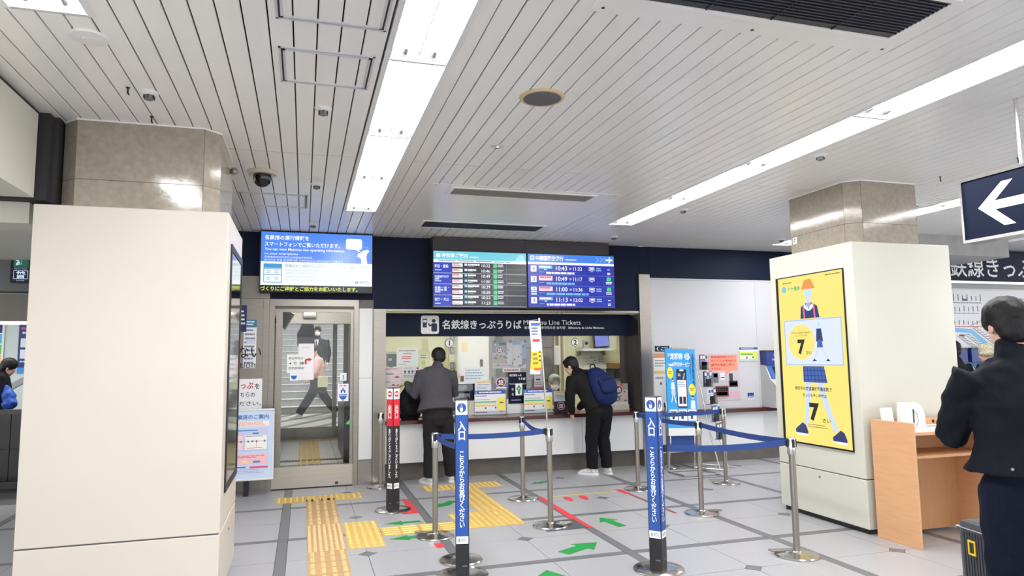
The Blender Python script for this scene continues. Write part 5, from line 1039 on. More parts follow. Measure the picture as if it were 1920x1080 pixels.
# ticket machine in the right wall
def machine(x0, x1, yf, yb, label, full=True):
    t = thing('ticket_machine', label, 'ticket machine', ((x0+x1)/2, yf, .78)); g = mat('machine_white', (206, 208, 208), .4); nb = mat('machine_blue', (30, 50, 130), .35)
    M().prism([(yb, .78), (yf+.02, .78), (yf, .9), (yf-.02, 1.12), (yf+.10, 1.20), (yf+.22, 1.42), (yb, 1.42)], 'x', x0, x1).build('body', g, t, bevel=.006)
    M().box(x0, yf+.18, 1.42, x1, yb, 1.63).build('header', nb, t, bevel=.005); M().box(x0-.005, yf+.17, 1.63, x1+.005, yb, 1.645).build('cap', M_darksteel, t)
    R = Matrix.Translation(((x0+x1)/2, yf+.155, 1.31)) @ Matrix.Rotation(-math.atan2(.12, .22), 4, 'X'); w = (x1-x0)/2
    M().box(-w+.02, -.012, -.11, w-.02, .0, .11, None, R).build('touch_frame', mat('machine_blue2', (70, 110, 180), .3), t); M().box(-w+.10, -.016, -.09, w-.05, -.011, .09, None, R).build('screen', M_darkglass, t)
    M().box(x0+.06, yf-.006, 1.06, x1-.1, yf+.02, 1.11).build('card_slot', M_black, t); M().box(x0+.1, yf-.012, .94, x1-.1, yf+.02, 1.02).build('tray', M_darksteel, t); M().box(x1-.14, yf-.012, .84, x1-.04, yf+.02, .92).build('coin_cup', M_black, t)
    p = Panel(t, (x0, yf+.18, 1.63), x1-x0, .21); p.text('チャージ', .22, .2, .55, .36, (226, 232, 250)); p.text('特別車両券', .18, .52, .66, .70, (226, 232, 250)); p.done()
    q = Panel(t, (x0, yf+.179, 1.63), x1-x0, .21, kind='screen'); q.rect(.70, .06, .80, .2, (120, 255, 210), 2); q.done(); return t
machine(6.78, 7.36, 8.72, 9.05, 'white ticket machine with a blue header beside the yellow poster pillar')
for k in range(4):
    x0 = 9.05+.82*k; machine(x0, x0+.74, 7.86, YR, 'blue and white ticket machine under the route map, %s' % ('leftmost', 'second from left', 'third from left', 'rightmost')[k])
ws = struct(MB().box(8.6, 7.9, .70, 14, YR+.02, .78).build('trim_7', M_counter)); struct(MB().box(8.6, 7.95, 0, 14, YR+.02, .70).build('wall_machine_base', M_white))
t = thing('ticket_sign', 'navy sign with large white characters above the route map', 'sign', (11, 8.1, 2.65)); M().box(8.7, 8.08, 2.69, 13.4, 8.2, 3.165).build('board', M_navy, t); M().box(8.7, 8.06, 2.65, 13.4, 8.2, 2.688).build('light_trough', M_chrome, t)
text(t, '名鉄線きっぷうりば', (10.86, 8.078, 2.915), 3.2, .33, P((232, 232, 232)), bold=.01)
t, p = poster('route_map', 'large white railway route map with a pale blue bay', 'map', 8.75, 2.56, 12.6, 1.52, 8.16, (236, 236, 238), .03, frame=(.02, M_steel))
def stations(u0, u1, v, n, c, up=True, hgt=.09):
    p.stroke([(u0, v), (u1, v)], .012, c, 2)
    for k in range(n):
        u = u0+(u1-u0)*k/(n-1); p.circ(u, v, .008, (90, 90, 100), 3); h = hgt*random.uniform(.6, 1.1); p.rect(u-.0022, v-.03-h if up else v+.03, u+.0022, v-.03 if up else v+.03+h, (110, 110, 120), 2)
p.poly([(.20, .62), (.25, .58), (.34, .60), (.42, .80), (.47, .88), (1, .88), (1, 1), (.0, 1), (.0, .85), (.18, .75)], (126, 196, 240), 1); p.poly([(.24, .64), (.33, .66), (.40, .84), (.36, .90), (.25, .88), (.2, .74)], (240, 240, 242), 2)
stations(.04, .40, .20, 16, (150, 150, 156)); stations(.04, .38, .36, 15, (214, 130, 180)); stations(.44, .72, .30, 12, (160, 160, 160)); stations(.44, .80, .46, 14, (160, 160, 160)); stations(.06, .9, .55+.01, 36, (214, 90, 96), True, .08); p.stroke([(.335, .55), (.40, .46), (.44, .46)], .012, (170, 170, 170), 2)
for a0, b0, a1, b1 in ((.345, .58, .46, .84), (.40, .57, .50, .86), (.26, .70, .34, .88), (.30, .68, .38, .86)):
    p.stroke([(a0, b0), (a1, b1)], .012, (150, 130, 150), 3)
    for k in range(9): u = a0+(a1-a0)*k/8; v = b0+(b1-b0)*k/8; p.rect(u+.008, v-.006, u+.03, v+.006, (150, 150, 156), 3)
for u, v in ((.30, .14), (.22, .44), (.27, .68), (.46, .24), (.50, .49), (.62, .64), (.34, .92), (.8, .72)): p.rect(u, v, u+.028, v+.03, (90, 90, 96), 4)
for u in (.338, .385): p.circ(u, .555, .014, (240, 180, 60), 5)
p.rect(.78, .06, .9, .14, (30, 44, 110), 3); p.rect(.78, .17, .84, .22, (220, 60, 70), 3); p.text('MEITETSU', .63, .12, .71, .17, (200, 120, 160), 3); p.poly([(.60, .12), (.615, .14), (.63, .115), (.625, .15), (.632, .18), (.615, .16), (.602, .18), (.606, .15)], (40, 120, 190), 3); p.done()
# ================================================================== far left things
t = thing('train_type_sign', 'lit platform sign with white characters in green and white frames', 'sign', (-3.58, 10.4, 2.6)); M().box(-3.71, 10.40, 2.655, -3.36, 10.49, 3.05).build('case', M_black, t)
p = Panel(t, (-3.70, 10.40, 3.04), .33, .375, 0, 'screen'); p.rect(0, 0, 1, 1, (14, 18, 34)); p.rect(.08, .16, .58, .50, (24, 90, 70), 2); p.text('準', .14, .17, .52, .48, (210, 240, 250), 3, bold=.03); p.text('Semi Exp.', .10, .52, .56, .57, (170, 190, 220), 2); p.frame(.08, .60, .58, .90, .006, (180, 200, 240), 2); p.text('普', .16, .62, .50, .88, (210, 226, 250), 3, bold=.02); p.text('Local', .2, .92, .46, .97, (170, 190, 220), 2); p.text('行', .3, .03, .42, .13, (210, 226, 250), 2); p.done()
random.seed(11)
t, p = poster('wall_poster', 'tall navy poster with white squares on the pale stair wall', 'poster', -4.90, 2.42, -4.55, 1.42, 14.27, (40, 60, 124)); p.rect(.3, .04, .7, .14, (226, 200, 90)); p.rect(.1, .18, .9, .22, (220, 80, 120)); p.lines(.15, .26, .9, .34, 1, (220, 226, 246))
for u in (.1, .55):
    for v in (.38, .58): p.rect(u, v, u+.35, v+.16, (226, 232, 244), 2)
p.lines(.1, .78, .9, .84, 1, (200, 210, 240)); p.rect(0, .9, 1, 1, (60, 150, 220)); p.done()
t, p = poster('wall_poster', 'large bright poster of coloured blocks at the far left edge', 'poster', -6.3, 2.35, -5.12, .95, 14.27, (240, 238, 230)); 
for k, c in enumerate(((40, 50, 130), (90, 190, 230), (90, 190, 110), (246, 170, 70), (240, 120, 70), (236, 120, 170), (240, 236, 226))): p.rect(.05, .03+.135*k, .97, .15+.135*k, c); p.lines(.1, .05+.135*k, .9, .13+.135*k, 2, (245, 245, 245) if k != 6 else (90, 90, 110), 2, .5)
p.done()
# ================================================================== people
M_skin = mat('skin', (222, 178, 152), 0.55, noise=0.04, scale=12)
M_hair = mat('black_hair', (20, 18, 19), 0.5, noise=0.3, scale=120, stretch=(1, 1, .12), bump=.3, spec=.3)
M_hairg = mat('grey_hair', (150, 150, 148), 0.55, noise=0.3, scale=90, stretch=(1, 1, .2))
CL = bpy.data.textures.new('cloth_folds', 'CLOUDS'); CL.noise_scale = 0.11; CL.noise_depth = 1
HT = bpy.data.textures.new('hair_locks', 'CLOUDS'); HT.noise_scale = 0.025
def organic(name, mb, m, parent, vox=.011, smooth=5, disp=0.0, tex=None, dec=0):
    me = mb.mesh('tmp'); o = bpy.data.objects.new('tmp', me); COL.objects.link(o)
    r = o.modifiers.new('r', 'REMESH'); r.mode = 'VOXEL'; r.voxel_size = vox
    s = o.modifiers.new('s', 'SMOOTH'); s.factor = .5; s.iterations = smooth
    if disp:
        d = o.modifiers.new('d', 'DISPLACE'); d.texture = tex or CL; d.strength = disp; d.mid_level = .5; d.texture_coords = 'LOCAL'
    dg = bpy.context.evaluated_depsgraph_get()
    me2 = bpy.data.meshes.new_from_object(o.evaluated_get(dg)); me2.name = name
    bpy.data.objects.remove(o)
    me2.materials.clear(); me2.materials.append(m)
    me2.polygons.foreach_set('use_smooth', [True]*len(me2.polygons))
    q = bpy.data.objects.new(name, me2); COL.objects.link(q); q.parent = parent; q['_at'] = (0., 0., 0.)
    return q
def V3(p): return Vector(p)
def mix(a, b, t): return V3(a).lerp(V3(b), t)
def hand(mb, w, d, n, side, curl=.5):
    """palm, four bent fingers of unequal length and a side thumb; n = back-of-hand normal"""
    d = V3(d).normalized(); n = V3(n); n = (n - d*n.dot(d)).normalized(); lat = d.cross(n)*side
    mb.loft([(w - d*.02, .026, .022), (w + d*.03, .034, .017), (w + d*.085, .041, .014)], ref=lat, n=12)
    for i, L in enumerate((.066, .076, .071, .055)):
        b = w + d*.085 + lat*(.030-.020*i); dd = d.copy(); p = [b]
        for f in (.46, .30, .24):
            dd = (dd*math.cos(curl*.75) - n*math.sin(curl*.75)).normalized() if f != .46 else (d*math.cos(curl*.5) - n*math.sin(curl*.5)).normalized()
            p.append(p[-1] + dd*L*f*1.05)
        mb.loft([(q, .0088-.0006*k, .0085-.0006*k) for k, q in enumerate(p)], ref=lat, n=8)
    b = w + d*.028 + lat*.03; a = (d*.72 + lat*.55 - n*.3).normalized(); c = (d*.9 + lat*.1 - n*.35).normalized()
    mb.loft([(b, .013, .012), (b+a*.038, .0105, .010), (b+a*.038+c*.03, .009, .008)], ref=n, n=8)
def person(label, loc, rz, J, top, legs, hair='short', vox=.010, hem=None, collar=True, cap=None, shoes=None, mask=False, sleeves=True, group=None, hairm=None, curlL=.5, curlR=.5, hands=True, folds=.02, top_name='jacket', bulk=1.0, detail=True, hood=False):
    t = thing('person', label, 'person', loc, rz, group)
    g = {k: V3(v) for k, v in J.items() if isinstance(v, tuple) and len(v) == 3}
    pel, che, nek, hd = g['pelvis'], g['chest'], g['neck'], g['head']
    u = (g['rsh']-g['lsh']).normalized()
    b = MB(); HM = Matrix.Translation(hd) @ Euler((J.get('pitch', 0), J.get('tilt', 0), J.get('yaw', 0)), 'ZXY' if False else 'XYZ').to_matrix().to_4x4()
    wa = mix(pel, che, .42)
    b.loft([(pel-V3((0, 0, .06)), .13, .10), (pel, .155, .11), (wa, .135, .095), (che, .155, .11), (mix(che, nek, .55), .13, .08), (nek, .056, .058)], ref=u)
    H0 = lambda x, y, z: HM @ V3((x, y, z))
    b.loft([(nek-V3((0, 0, .02)), .062, .062), (mix(nek, H0(0, -.02, -.08), .6), .054, .057), (H0(0, -.012, -.05), .055, .06)], ref=u)
    R3 = HM.to_3x3().to_4x4()
    b.ball(H0(0, -.008, .035), (.075, .094, .092), None, 20, 14, R3); b.ball(H0(0, .018, -.045), (.060, .070, .072), None, 18, 12, R3); b.ball(H0(0, .050, -.085), (.030, .032, .026), None, 12, 8, R3)
    b.loft([(H0(0, .082, .012), .009, .009), (H0(0, .096, -.016), .012, .012), (H0(0, .090, -.028), .016, .010)], ref=R3 @ V3((1, 0, 0)), n=10)
    for s in (-1, 1):
        b.ball(H0(s*.078, -.006, -.008), (.010, .020, .033), None, 10, 8, R3); b.ball(H0(s*.028, .078, .022), (.022, .010, .008), None, 8, 6, R3); b.ball(H0(s*.036, .062, -.03), (.02, .018, .02), None, 8, 6, R3)
    for s, A in ((-1, ('lsh', 'lel', 'lwr')), (1, ('rsh', 'rel', 'rwr'))):
        sh, el, wr = (g[k] for k in A)
        b.loft([(mix(sh, nek, .22)-V3((0, 0, .05)), .036, .04), (mix(sh, el, .16), .036, .038), (mix(sh, el, .5), .042, .044), (el, .038, .038), (mix(el, wr, .4), .038, .036), (wr, .027, .024)], ref=u, n=12)
        if hands:
            d = (wr-el).normalized(); hv = J.get('hand_'+A[0][0]); d2 = V3(hv).normalized() if hv is not None else d
            nn = J.get('back_'+A[0][0], (s*.9, -.2, .35)); hand(b, wr, d2, nn, -s if False else (-1 if s > 0 else 1)*1.0, curlL if s < 0 else curlR)
    for A in (('lhip', 'lkn', 'lan'), ('rhip', 'rkn', 'ran')):
        hp, kn, an = (g[k] for k in A)
        b.loft([(hp, .082, .085), (mix(hp, kn, .5), .070, .074), (kn, .053, .055), (mix(kn, an, .35), .050, .054), (an, .034, .038), (an-V3((0, 0, .04)), .034, .045)], ref=u, n=12)
    organic('body', b, M_skin, t, vox, 3)
    # upper garment
    k = bulk; j = MB(); hm = hem if hem is not None else pel.z-.02
    low = pel + (V3((0, 0, hm-pel.z)) if hm < pel.z else (che-pel)*((hm-pel.z)/max(.1, che.z-pel.z)))
    fl = J.get('flare', (.19, .135))
    j.loft([(low, fl[0]*k, fl[1]*k), (mix(low, che, .4), .183*k, .132*k), (che, .19*k, .14*k), (mix(che, nek, .5), .188*k, .118*k), (mix(che, nek, .80), .155*k, .10*k), (nek, .078, .078)], ref=u, n=24, flat=(1, 0))
    for A in (('lsh', 'lel', 'lwr'), ('rsh', 'rel', 'rwr')):
        sh, el, wr = (g[q] for q in A); e2 = mix(el, wr, .95)
        j.loft([(mix(sh, nek, .34)-V3((0, 0, .035)), .058*k, .066*k), (sh-V3((0, 0, .008)), .074*k, .078*k), (mix(sh, el, .5), .069*k, .071*k), (el, .060*k, .062*k), (mix(el, wr, .5), .054*k, .055*k), (e2, .043*k, .043*k)], ref=u, n=14)
    if collar: j.loft([(nek-V3((0, 0, .02)), .088, .085), (mix(nek, hd, .22), .073, .076)], ref=u, n=18)
    if hood: j.ball(mix(nek, hd, .1)-V3((0, .09, .03)), (.14, .08, .09), None, 14, 10)
    jk = organic(top_name, j, top, t, vox, 4, folds)
    # trousers
    q = MB(); q.loft([(pel+V3((0, 0, .05)), .165, .12), (pel, .172, .128), (pel-V3((0, 0, .09)), .168, .125)], ref=u, n=20); lw = J.get('legw', 1.0)
    for A in (('lhip', 'lkn', 'lan'), ('rhip', 'rkn', 'ran')):
        hp, kn, an = (g[z] for z in A)
        q.loft([(hp, .096*lw, .105*lw), (mix(hp, kn, .5), .087*lw, .093*lw), (kn, .075*lw, .079*lw), (mix(kn, an, .5), .070*lw, .075*lw), (an+V3((0, 0, .005)), .062*lw, .068*lw)], ref=u, n=14, flat=(0, 1))
    organic('trousers', q, legs, t, vox, 4, folds*.8)
    # shoes
    sm, ss = shoes if shoes else (M_black, M_blackm)
    for A, f in (('lan', 'lft'), ('ran', 'rft')):
        an = g[A]; d = V3(J.get(f, (0, 1, 0))).normalized(); l = Vector((d.y, -d.x, 0)); z0 = an.z-.085; c = Vector((an.x, an.y, z0))
        s = MB(); s.loft([(c-d*.05+V3((0, 0, .05)), .034, .036), (c+V3((0, 0, .06)), .040, .052), (c+d*.07+V3((0, 0, .048)), .043, .036), (c+d*.15+V3((0, 0, .034)), .044, .024), (c+d*.185+V3((0, 0, .028)), .034, .016)], ref=l, n=14)
        s.loft([(an+V3((0, 0, .01)), .041, .044), (c+V3((0, 0, .05)), .042, .055)], ref=l, n=14)
        so = organic('shoe', s, sm, t, .008, 3)
        sl = MB(); out = []
        for a_, w_ in ((-.088, .02), (-.075, .034), (-.03, .039), (.04, .041), (.11, .048), (.165, .044), (.20, .028), (.212, .012)): out.append((a_, w_))
        pts = [c+d*a_+l*w_ for a_, w_ in out]+[c+d*a_-l*w_ for a_, w_ in reversed(out)]
        n = len(pts); sl.add([(p.x, p.y, z0) for p in pts]+[(p.x, p.y, z0+.026) for p in pts], [tuple(range(n-1, -1, -1)), tuple(range(n, 2*n))]+[(i, (i+1) % n, n+(i+1) % n, n+i) for i in range(n)], ss); o = sl.build('sole', None, so, local=True)
    # hair, face
    if hair:
        h = MB(); h.ball(H0(0, -.018, .050), (.094, .104, .095), None, 20, 14, R3); h.ball(H0(0, -.050, .000), (.086, .062, .084), None, 16, 12, R3)
        h.ball(H0(0, .045, .092), (.062, .045, .036), None, 14, 10, R3)
        for s in (-1, 1): h.ball(H0(s*.062, .0, .045), (.030, .055, .055), None, 10, 8, R3)
        if hair == 'long': h.loft([(H0(0, -.05, .02), .085, .06), (H0(0, -.06, -.12), .09, .055), (H0(0, -.06, -.27), .08, .035)], ref=R3 @ V3((1, 0, 0)))
        if hair == 'full':
            h.ball(H0(0, -.058, -.035), (.078, .052, .066), None, 16, 12, R3)
            h.ball(H0(0, -.010, .062), (.098, .106, .092), None, 18, 12, R3); h.ball(H0(0, .06, .072), (.060, .040, .032), None, 12, 8, R3)
            for s in (-1, 1): h.ball(H0(s*.070, .01, .035), (.022, .06, .055), None, 10, 8, R3)
        organic('hair', h, hairm or M_hair, t, .008, 3, .007, HT)
    if detail:
        for s in (-1, 1):
            e = MB(); e.ball(H0(s*.030, .072, .004), .0115, P((240, 238, 236)), 10, 8); e.ball(H0(s*.030, .081, .004), .0055, M_black, 8, 6); e.build('eye', None, t, local=True, smooth=True)
            MB().loft([(H0(s*.014, .084, .024), .003, .004), (H0(s*.034, .082, .028), .003, .004), (H0(s*.05, .070, .022), .0025, .003)], None, n=8).build('eyebrow', hairm or M_hair, t, local=True, smooth=True)
        MB().loft([(H0(-.022, .078, -.056), .002, .003), (H0(0, .087, -.056), .004, .005), (H0(.022, .078, -.056), .002, .003)], None, n=8, ref=(0, 0, 1)).build('mouth', mat('lips', (186, 112, 104), .5), t, local=True, smooth=True)
    if mask:
        m_ = MB(); m_.ball(H0(0, .028, -.048), (.066, .074, .052), None, 18, 12, R3); m_.loft([(H0(0, .09, -.01), .014, .012), (H0(0, .104, -.035), .02, .012), (H0(0, .09, -.08), .026, .012)], ref=R3 @ V3((1, 0, 0))); organic('face_mask', m_, mat('mask_white', (236, 236, 236), .7), t, .007, 4)
        for s in (-1, 1): MB().tube([H0(s*.055, .07, -.03), H0(s*.078, .03, -.012), H0(s*.086, -.005, -.0)], .0018, n=6).build('ear_loop', M_paper, t, local=True)
    return t
STAND = dict(pelvis=(0, 0, .93), chest=(0, .01, 1.27), neck=(0, .01, 1.46), head=(0, .05, 1.60), lsh=(-.19, .0, 1.40), rsh=(.19, .0, 1.40), lel=(-.25, -.02, 1.12), rel=(.25, -.02, 1.12), lwr=(-.24, .08, .88), rwr=(.24, .08, .88), lhip=(-.09, 0, .88), rhip=(.09, 0, .88), lkn=(-.10, .02, .49), rkn=(.10, .02, .49), lan=(-.11, -.02, .085), ran=(.11, -.02, .085))
def J(**k): d = dict(STAND); d.update(k); return d
def C(name, rgb, **k): return mat(name, rgb, k.pop('rough', .8), noise=k.pop('noise', .12), scale=k.pop('scale', 60), bump=.12, spec=.15, **k)
sneak = (C('grey_white_sneaker', (206, 206, 204), noise=.35, scale=40), M_white)
# man in the grey jacket at window 1
person('man in a dark grey jacket and black trousers seen from behind at window 1', (1.70, 8.72, 0), math.radians(4),
       J(pelvis=(-.07, -.06, .93), chest=(-.075, .03, 1.25), neck=(-.03, .09, 1.485), head=(0, .15, 1.59), pitch=-.38, lsh=(-.25, .05, 1.40), rsh=(.14, .05, 1.39), lel=(-.335, .08, 1.13), lwr=(-.40, .24, 1.27), rel=(.21, .17, 1.13), rwr=(.08, .36, 1.10), hand_l=(-.25, .5, -.1), back_l=(-.2, -.2, 1), lhip=(-.15, -.04, .88), rhip=(.02, -.04, .88), lkn=(-.135, .05, .49), rkn=(.10, .06, .49), lan=(-.14, .10, .085), ran=(.16, .16, .085), lft=(-.35, 1, 0), rft=(.1, 1, 0), legw=1.18, flare=(.235, .165)),
       C('dark_grey_jacket', (74, 72, 78)), C('charcoal_trousers', (40, 39, 42)), hem=.93, shoes=sneak, curlL=.35, bulk=1.13, vox=.009)
# man with the navy backpack at window 2
person('man in black with a navy backpack leaning over the counter at window 2', (3.84, 8.62, 0), math.radians(20),
       J(pelvis=(.0, -.02, .92), chest=(-.06, .12, 1.18), neck=(-.11, .27, 1.36), head=(-.15, .37, 1.45), pitch=-.45, yaw=.45, lsh=(-.28, .20, 1.30), rsh=(.10, .20, 1.31), lel=(-.32, .22, 1.03), rel=(.17, .31, 1.06), lwr=(-.245, .27, .83), rwr=(.06, .44, .87), lhip=(-.095, -.02, .88), rhip=(.095, -.02, .88), lkn=(-.085, .06, .49), rkn=(.105, .03, .49), lan=(-.065, .08, .085), ran=(.135, -.0, .085), lft=(-.5, 1, 0), rft=(.1, 1, 0), back_l=(-1, 0, .2), legw=1.15),
       C('black_jacket', (27, 26, 27)), C('black_trousers', (23, 23, 26)), hem=.90, shoes=sneak, vox=.009, bulk=1.17)
# man in the foreground
person('tall man in a dark navy black jacket at the right edge, seen from behind', (3.30, 2.44, 0), math.radians(-34),
       J(pelvis=(0, 0, .99), chest=(.0, .0, 1.34), neck=(-.02, .03, 1.56), head=(-.02, .075, 1.715), pitch=-.22, yaw=.18, lsh=(-.215, .0, 1.49), rsh=(.21, .0, 1.49), lel=(-.285, .12, 1.17), rel=(.29, .04, 1.16), lwr=(-.21, .36, 1.25), rwr=(.16, .30, 1.14), hand_l=(.3, .9, .25), back_l=(-.5, -.1, .9), lhip=(-.10, 0, .94), rhip=(.10, 0, .94), lkn=(-.11, .02, .52), rkn=(.11, .02, .52), lan=(-.12, -.02, .085), ran=(.12, -.02, .085), legw=1.22, flare=(.235, .17)),
       C('navy_black_jacket', (20, 22, 31), rough=.75), C('navy_trousers', (17, 21, 38)), hem=1.02, hair='full', vox=.009, bulk=1.16, folds=.034)
tall = [o for o in bpy.data.objects if o.name.startswith('person') and 'right edge' in o.get('label', '')][0]
for x in (-.13, -.07): MB().lathe([(.008, 0), (.006, .004)], (0, 0, 0), 12, None, Matrix.Translation((x, -.176, 1.06)) @ Matrix.Rotation(PI/2, 4, 'X')).build('snap_button', M_steel, tall, local=True)
# clerk
person('ticket clerk with grey hair and a white face mask behind window 2', (3.71, 9.98, 0), math.radians(176),
       J(pelvis=(0, 0, .52), chest=(0, .03, .84), neck=(0, .05, 1.03), head=(.02, .10, 1.185), pitch=-.12, lsh=(-.18, .03, .97), rsh=(.18, .03, .97), lel=(-.23, .10, .74), rel=(.23, .10, .74), lwr=(-.16, .26, .81), rwr=(.16, .26, .81), lhip=(-.09, .05, .5), rhip=(.09, .05, .5), lkn=(-.10, -.05, .46), rkn=(.10, -.05, .46), lan=(-.11, -.06, .085), ran=(.11, -.06, .085)),
       C('dark_uniform', (40, 42, 50)), C('dark_uniform_trousers', (36, 38, 46)), hem=.55, hair='short', hairm=M_hairg, mask=True, vox=.010, top_name='uniform')
t = thing('office_stool', 'dark office stool under the ticket clerk', 'stool', (3.71, 9.98, 0)); M().lathe([(.2, .36), (.21, .38), (.19, .41)], (3.71, 9.98, 0), 20).build('seat', M_blackm, t); M().lathe([(.03, .03), (.03, .36)], (3.71, 9.98, 0), 12).build('column', M_steel, t); M().lathe([(.24, 0), (.22, .03)], (3.71, 9.98, 0), 20).build('foot', M_black, t)
# woman and suited man beyond the glass doors
person('woman in pink with long dark hair walking past behind the glass doors', (.33, 16.2, .29), math.radians(100),
       J(head=(0, .08, 1.50), neck=(0, .02, 1.36), chest=(0, .02, 1.18), pelvis=(0, 0, .88), pitch=-.3, lsh=(-.17, .02, 1.30), rsh=(.17, .02, 1.30), lel=(-.2, .10, 1.04), rel=(.2, -.06, 1.04), lwr=(-.18, .25, .88), rwr=(.2, .02, .84), lhip=(-.08, 0, .84), rhip=(.08, 0, .84), lkn=(-.08, .20, .48), rkn=(.08, -.14, .47), lan=(-.08, .44, .10), ran=(.08, -.42, .10), legw=1.25),
       C('pink_coat', (236, 190, 192)), C('black_slacks', (40, 39, 42)), hair='long', shoes=(M_white, M_white), vox=.011, top_name='coat')
person('man in a black suit with striped tie standing on the steps behind the doors', (.33, 17.95, .63), math.radians(168),
       J(head=(0, .06, 1.66), neck=(0, .02, 1.50), chest=(0, .02, 1.28), lsh=(-.21, 0, 1.43), rsh=(.21, 0, 1.43), lel=(-.27, -.02, 1.14), rel=(.27, -.02, 1.14), lwr=(-.26, .06, .9), rwr=(.26, .06, .9)),
       C('black_suit', (34, 34, 38)), C('black_suit_trousers', (34, 34, 38)), mask=True, vox=.012, top_name='suit_jacket', bulk=1.05)
sm_ = bpy.data.objects.new('shirt', MB().prism([(-.055, 1.46), (.055, 1.46), (.0, 1.12)], 'y', .165, .175).mesh('shirt')); COL.objects.link(sm_); sm_.data.materials.append(P((214, 220, 236)))
suit = [o for o in bpy.data.objects if o.name.startswith('person') and 'striped tie' in o.get('label', '')][0]; sm_.parent = suit
tie = MB()
for k in range(7): z = 1.44-.045*k; w_ = .012+.003*k; tie.prism([(-w_, z), (w_, z), (w_+.003, z-.044), (-w_-.003, z-.044)], 'y', .176, .180, (M_black if k % 2 else P((120, 124, 140))))
tie.build('tie', None, suit, local=True)
t = thing('coat_back', 'large black bag held up at the head of the stairs behind the glass doors', 'bag', (-.10, 17.6, 1.9)); b = MB(); b.loft([((.02, 17.7, 1.95), .20, .10), ((.04, 17.7, 2.2), .22, .11), ((.08, 17.7, 2.45), .15, .09)], ref=(1, 0, 0)); o = organic('coat_mass', b, C('black_coat_cloth', (30, 30, 34)), None, .02, 4, .02); bpy.data.objects.remove(t); o.name = 'coat_back'; tag(o, 'large black bag carried beside the suited man behind the glass doors', 'bag')  # plain dark mass standing for another person's coat back
t = thing('tote_bag', 'pale yellow tote bag at the hip of the woman in pink', 'bag', (.40, 15.85, 1.1)); M().box(.30, 15.82, .98, .52, 15.88, 1.22).build('body', P((230, 228, 190)), t, bevel=.01); M().tube([(.36, 15.85, 1.22), (.40, 15.91, 1.42), (.46, 15.85, 1.22)], .006).build('strap', P((200, 196, 160)), t)
# far left, far right
person('person with black hair in a black coat by the far left stairs', (-4.22, 11.7, 0), math.radians(-70), J(head=(0, .09, 1.53), pitch=-.4), C('black_coat', (28, 28, 34)), C('black_jeans', (30, 30, 34)), vox=.012, hair='full', top_name='coat')
b = MB(); b.loft([((-4.02, 11.5, 1.02), .11, .09), ((-4.03, 11.5, 1.14), .10, .08), ((-4.06, 11.5, 1.27), .03, .03)], ref=(1, 0, 0)); o = organic('plastic_bag', b, mat('blue_plastic_bag', (44, 96, 196), .35, noise=.4, scale=25), None, .012, 2, .05); tag(o, 'crumpled blue plastic bag held by the person at the far left', 'bag')
person('person with black hair half hidden behind the ivory pillar cladding', (8.13, 6.85, 0), math.radians(5), J(), C('black_coat', (28, 28, 34)), C('black_jeans', (30, 30, 34)), vox=.013, top_name='coat')
pp = person('person in a beige knit hat before the ticket machines', (8.62, 6.75, 0), math.radians(5), J(head=(0, .05, 1.55), neck=(0, .01, 1.42)), C('dark_blue_coat', (40, 46, 64)), C('black_jeans', (30, 30, 34)), vox=.013, top_name='coat', hair=None)
h = MB(); h.ball((0, .04, 1.60), (.10, .11, .10)); h.ball((0, .03, 1.56), (.105, .115, .05)); organic('knit_hat', h, C('beige_knit', (196, 186, 160), noise=.3, scale=40), pp, .011, 3, .02, HT)
# backpacks and suitcase
bp = thing('backpack', 'navy backpack worn by the man leaning at window 2', 'backpack', (3.97, 8.66, 1.2), math.radians(14)); Rk = Matrix.Rotation(math.radians(-24), 4, 'X') @ Matrix.Rotation(math.radians(-10), 4, 'Y')
b = MB(); b.loft([((0, -.0, -.19), .185, .10), ((0, -.02, -.07), .205, .12), ((0, -.01, .08), .185, .105), ((0, .01, .19), .14, .075)], ref=(1, 0, 0)); b.v = [tuple(Rk @ Vector(v)) for v in b.v]
nav = C('navy_nylon', (20, 34, 76), rough=.6, noise=.1); organic('pack_body', b, nav, bp, .012, 3, .012)
b = MB(); b.loft([((0, -.125, -.13), .14, .035), ((0, -.135, -.01), .14, .045), ((0, -.115, .05), .13, .03)], ref=(1, 0, 0)); b.v = [tuple(Rk @ Vector(v)) for v in b.v]; organic('front_pocket', b, nav, bp, .010, 3, .008)
M().tube([Rk @ Vector(v) for v in ((-.05, .02, .26), (-.035, .0, .31), (.035, .0, .31), (.05, .02, .26))], .010, n=8).build('grab_handle', M_black, bp, local=True)
for x in (-.10, .10): M().tube([Rk @ Vector(v) for v in ((x, .05, .24), (x*1.15, .16, .24), (x*1.5, .28, .10))], .016, n=8).build('shoulder_strap', nav, bp, local=True, smooth=True)
M().tube([Rk @ Vector(v) for v in ((-.10, -.172, .03), (0, -.18, .035), (.10, -.172, .03))], .004, n=6).build('zipper', M_black, bp, local=True)
bp.location = (3.87, 8.57, 1.20); 
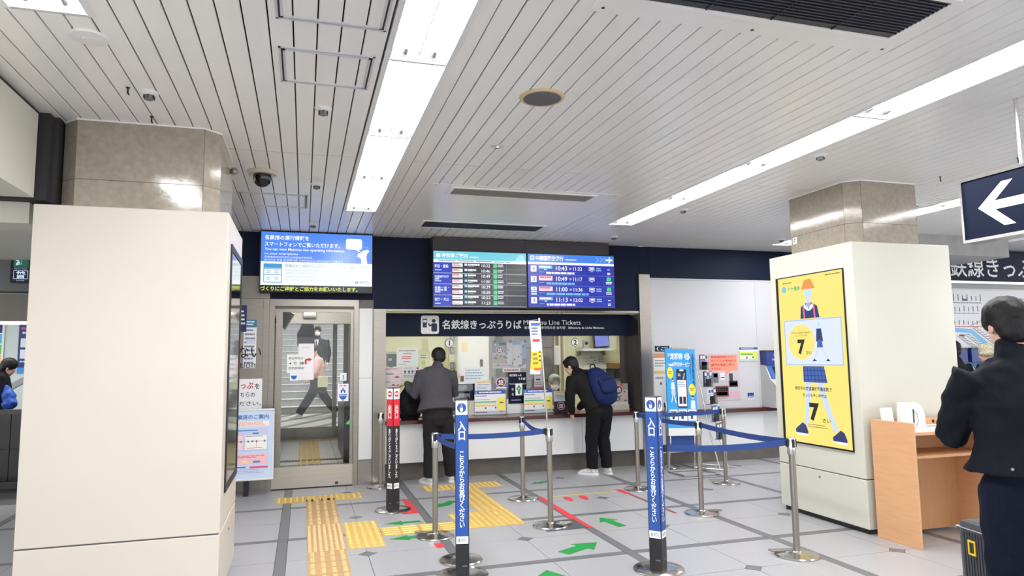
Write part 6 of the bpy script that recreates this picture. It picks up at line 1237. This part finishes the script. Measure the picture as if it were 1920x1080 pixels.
o = thing('backpack', 'slumped black backpack standing on the counter beside the grey jacket man', 'backpack', (1.36, 9.17, .79)); blk = C('black_nylon', (26, 26, 30), rough=.7); b = MB(); b.loft([((0, 0, .06), .155, .10), ((0, 0, .2), .165, .115), ((.01, 0, .34), .14, .10), ((.02, 0, .43), .08, .06)], ref=(1, 0, 0)); organic('pack_body', b, blk, o, .012, 3, .03)
b = MB(); b.loft([((.02, -.11, .08), .11, .03), ((.02, -.12, .2), .11, .04)], ref=(1, 0, 0)); organic('front_pocket', b, blk, o, .010, 3, .012); M().tube([(-.02, 0, .44), (.0, 0, .475), (.05, 0, .475), (.06, 0, .44)], .008, n=8).build('grab_handle', M_blackm, o, local=True); M().tube([(-.14, -.09, .33), (-.17, -.10, .2), (-.13, -.10, .08)], .012, n=8).build('shoulder_strap', M_blackm, o, local=True, smooth=True)
sc = thing('suitcase', 'ribbed dark grey suitcase with a yellow rectangle emblem beside the tall man', 'suitcase', (3.74, 2.92, 0), math.radians(-102)); ms = mat('suitcase_shell', (66, 67, 72), .35)
M().box(-.22, -.13, .05, .22, .13, .63).build('shell', ms, sc, local=True, bevel=.035)
r = M()
for k in range(17): x = -.17+.0212*k; r.box(x, -.134, .10, x+.008, -.128, .57)
o = r.build('rib', ms, sc, local=True); o['kind'] = 'stuff'
M().box(-.222, -.133, .585, .222, .133, .59).build('stitch_band', P((180, 180, 182)), sc, local=True)
f = M(); f.box(-.13, -.139, .45, -.12, -.133, .53).box(-.085, -.139, .45, -.075, -.133, .53).box(-.12, -.139, .45, -.085, -.133, .46).box(-.12, -.139, .52, -.085, -.133, .53); f.build('emblem', P((250, 206, 40)), sc, local=True)
M().tube([(-.07, 0, .63), (-.07, 0, .655), (.07, 0, .655), (.07, 0, .63)], .010, n=8).build('carry_handle', M_black, sc, local=True)
for x in (-.17, .17):
    for y_ in (-.09, .09): M().lathe([(.025, -.012), (.027, 0), (.025, .012)], (0, 0, 0), 14, None, Matrix.Translation((x, y_, .027)) @ Matrix.Rotation(PI/2, 4, 'Y')).build('wheel', M_black, sc, local=True); M().box(x-.018, y_-.018, .03, x+.018, y_+.018, .06).build('caster_fork', M_black, sc, local=True)
fit_texts()
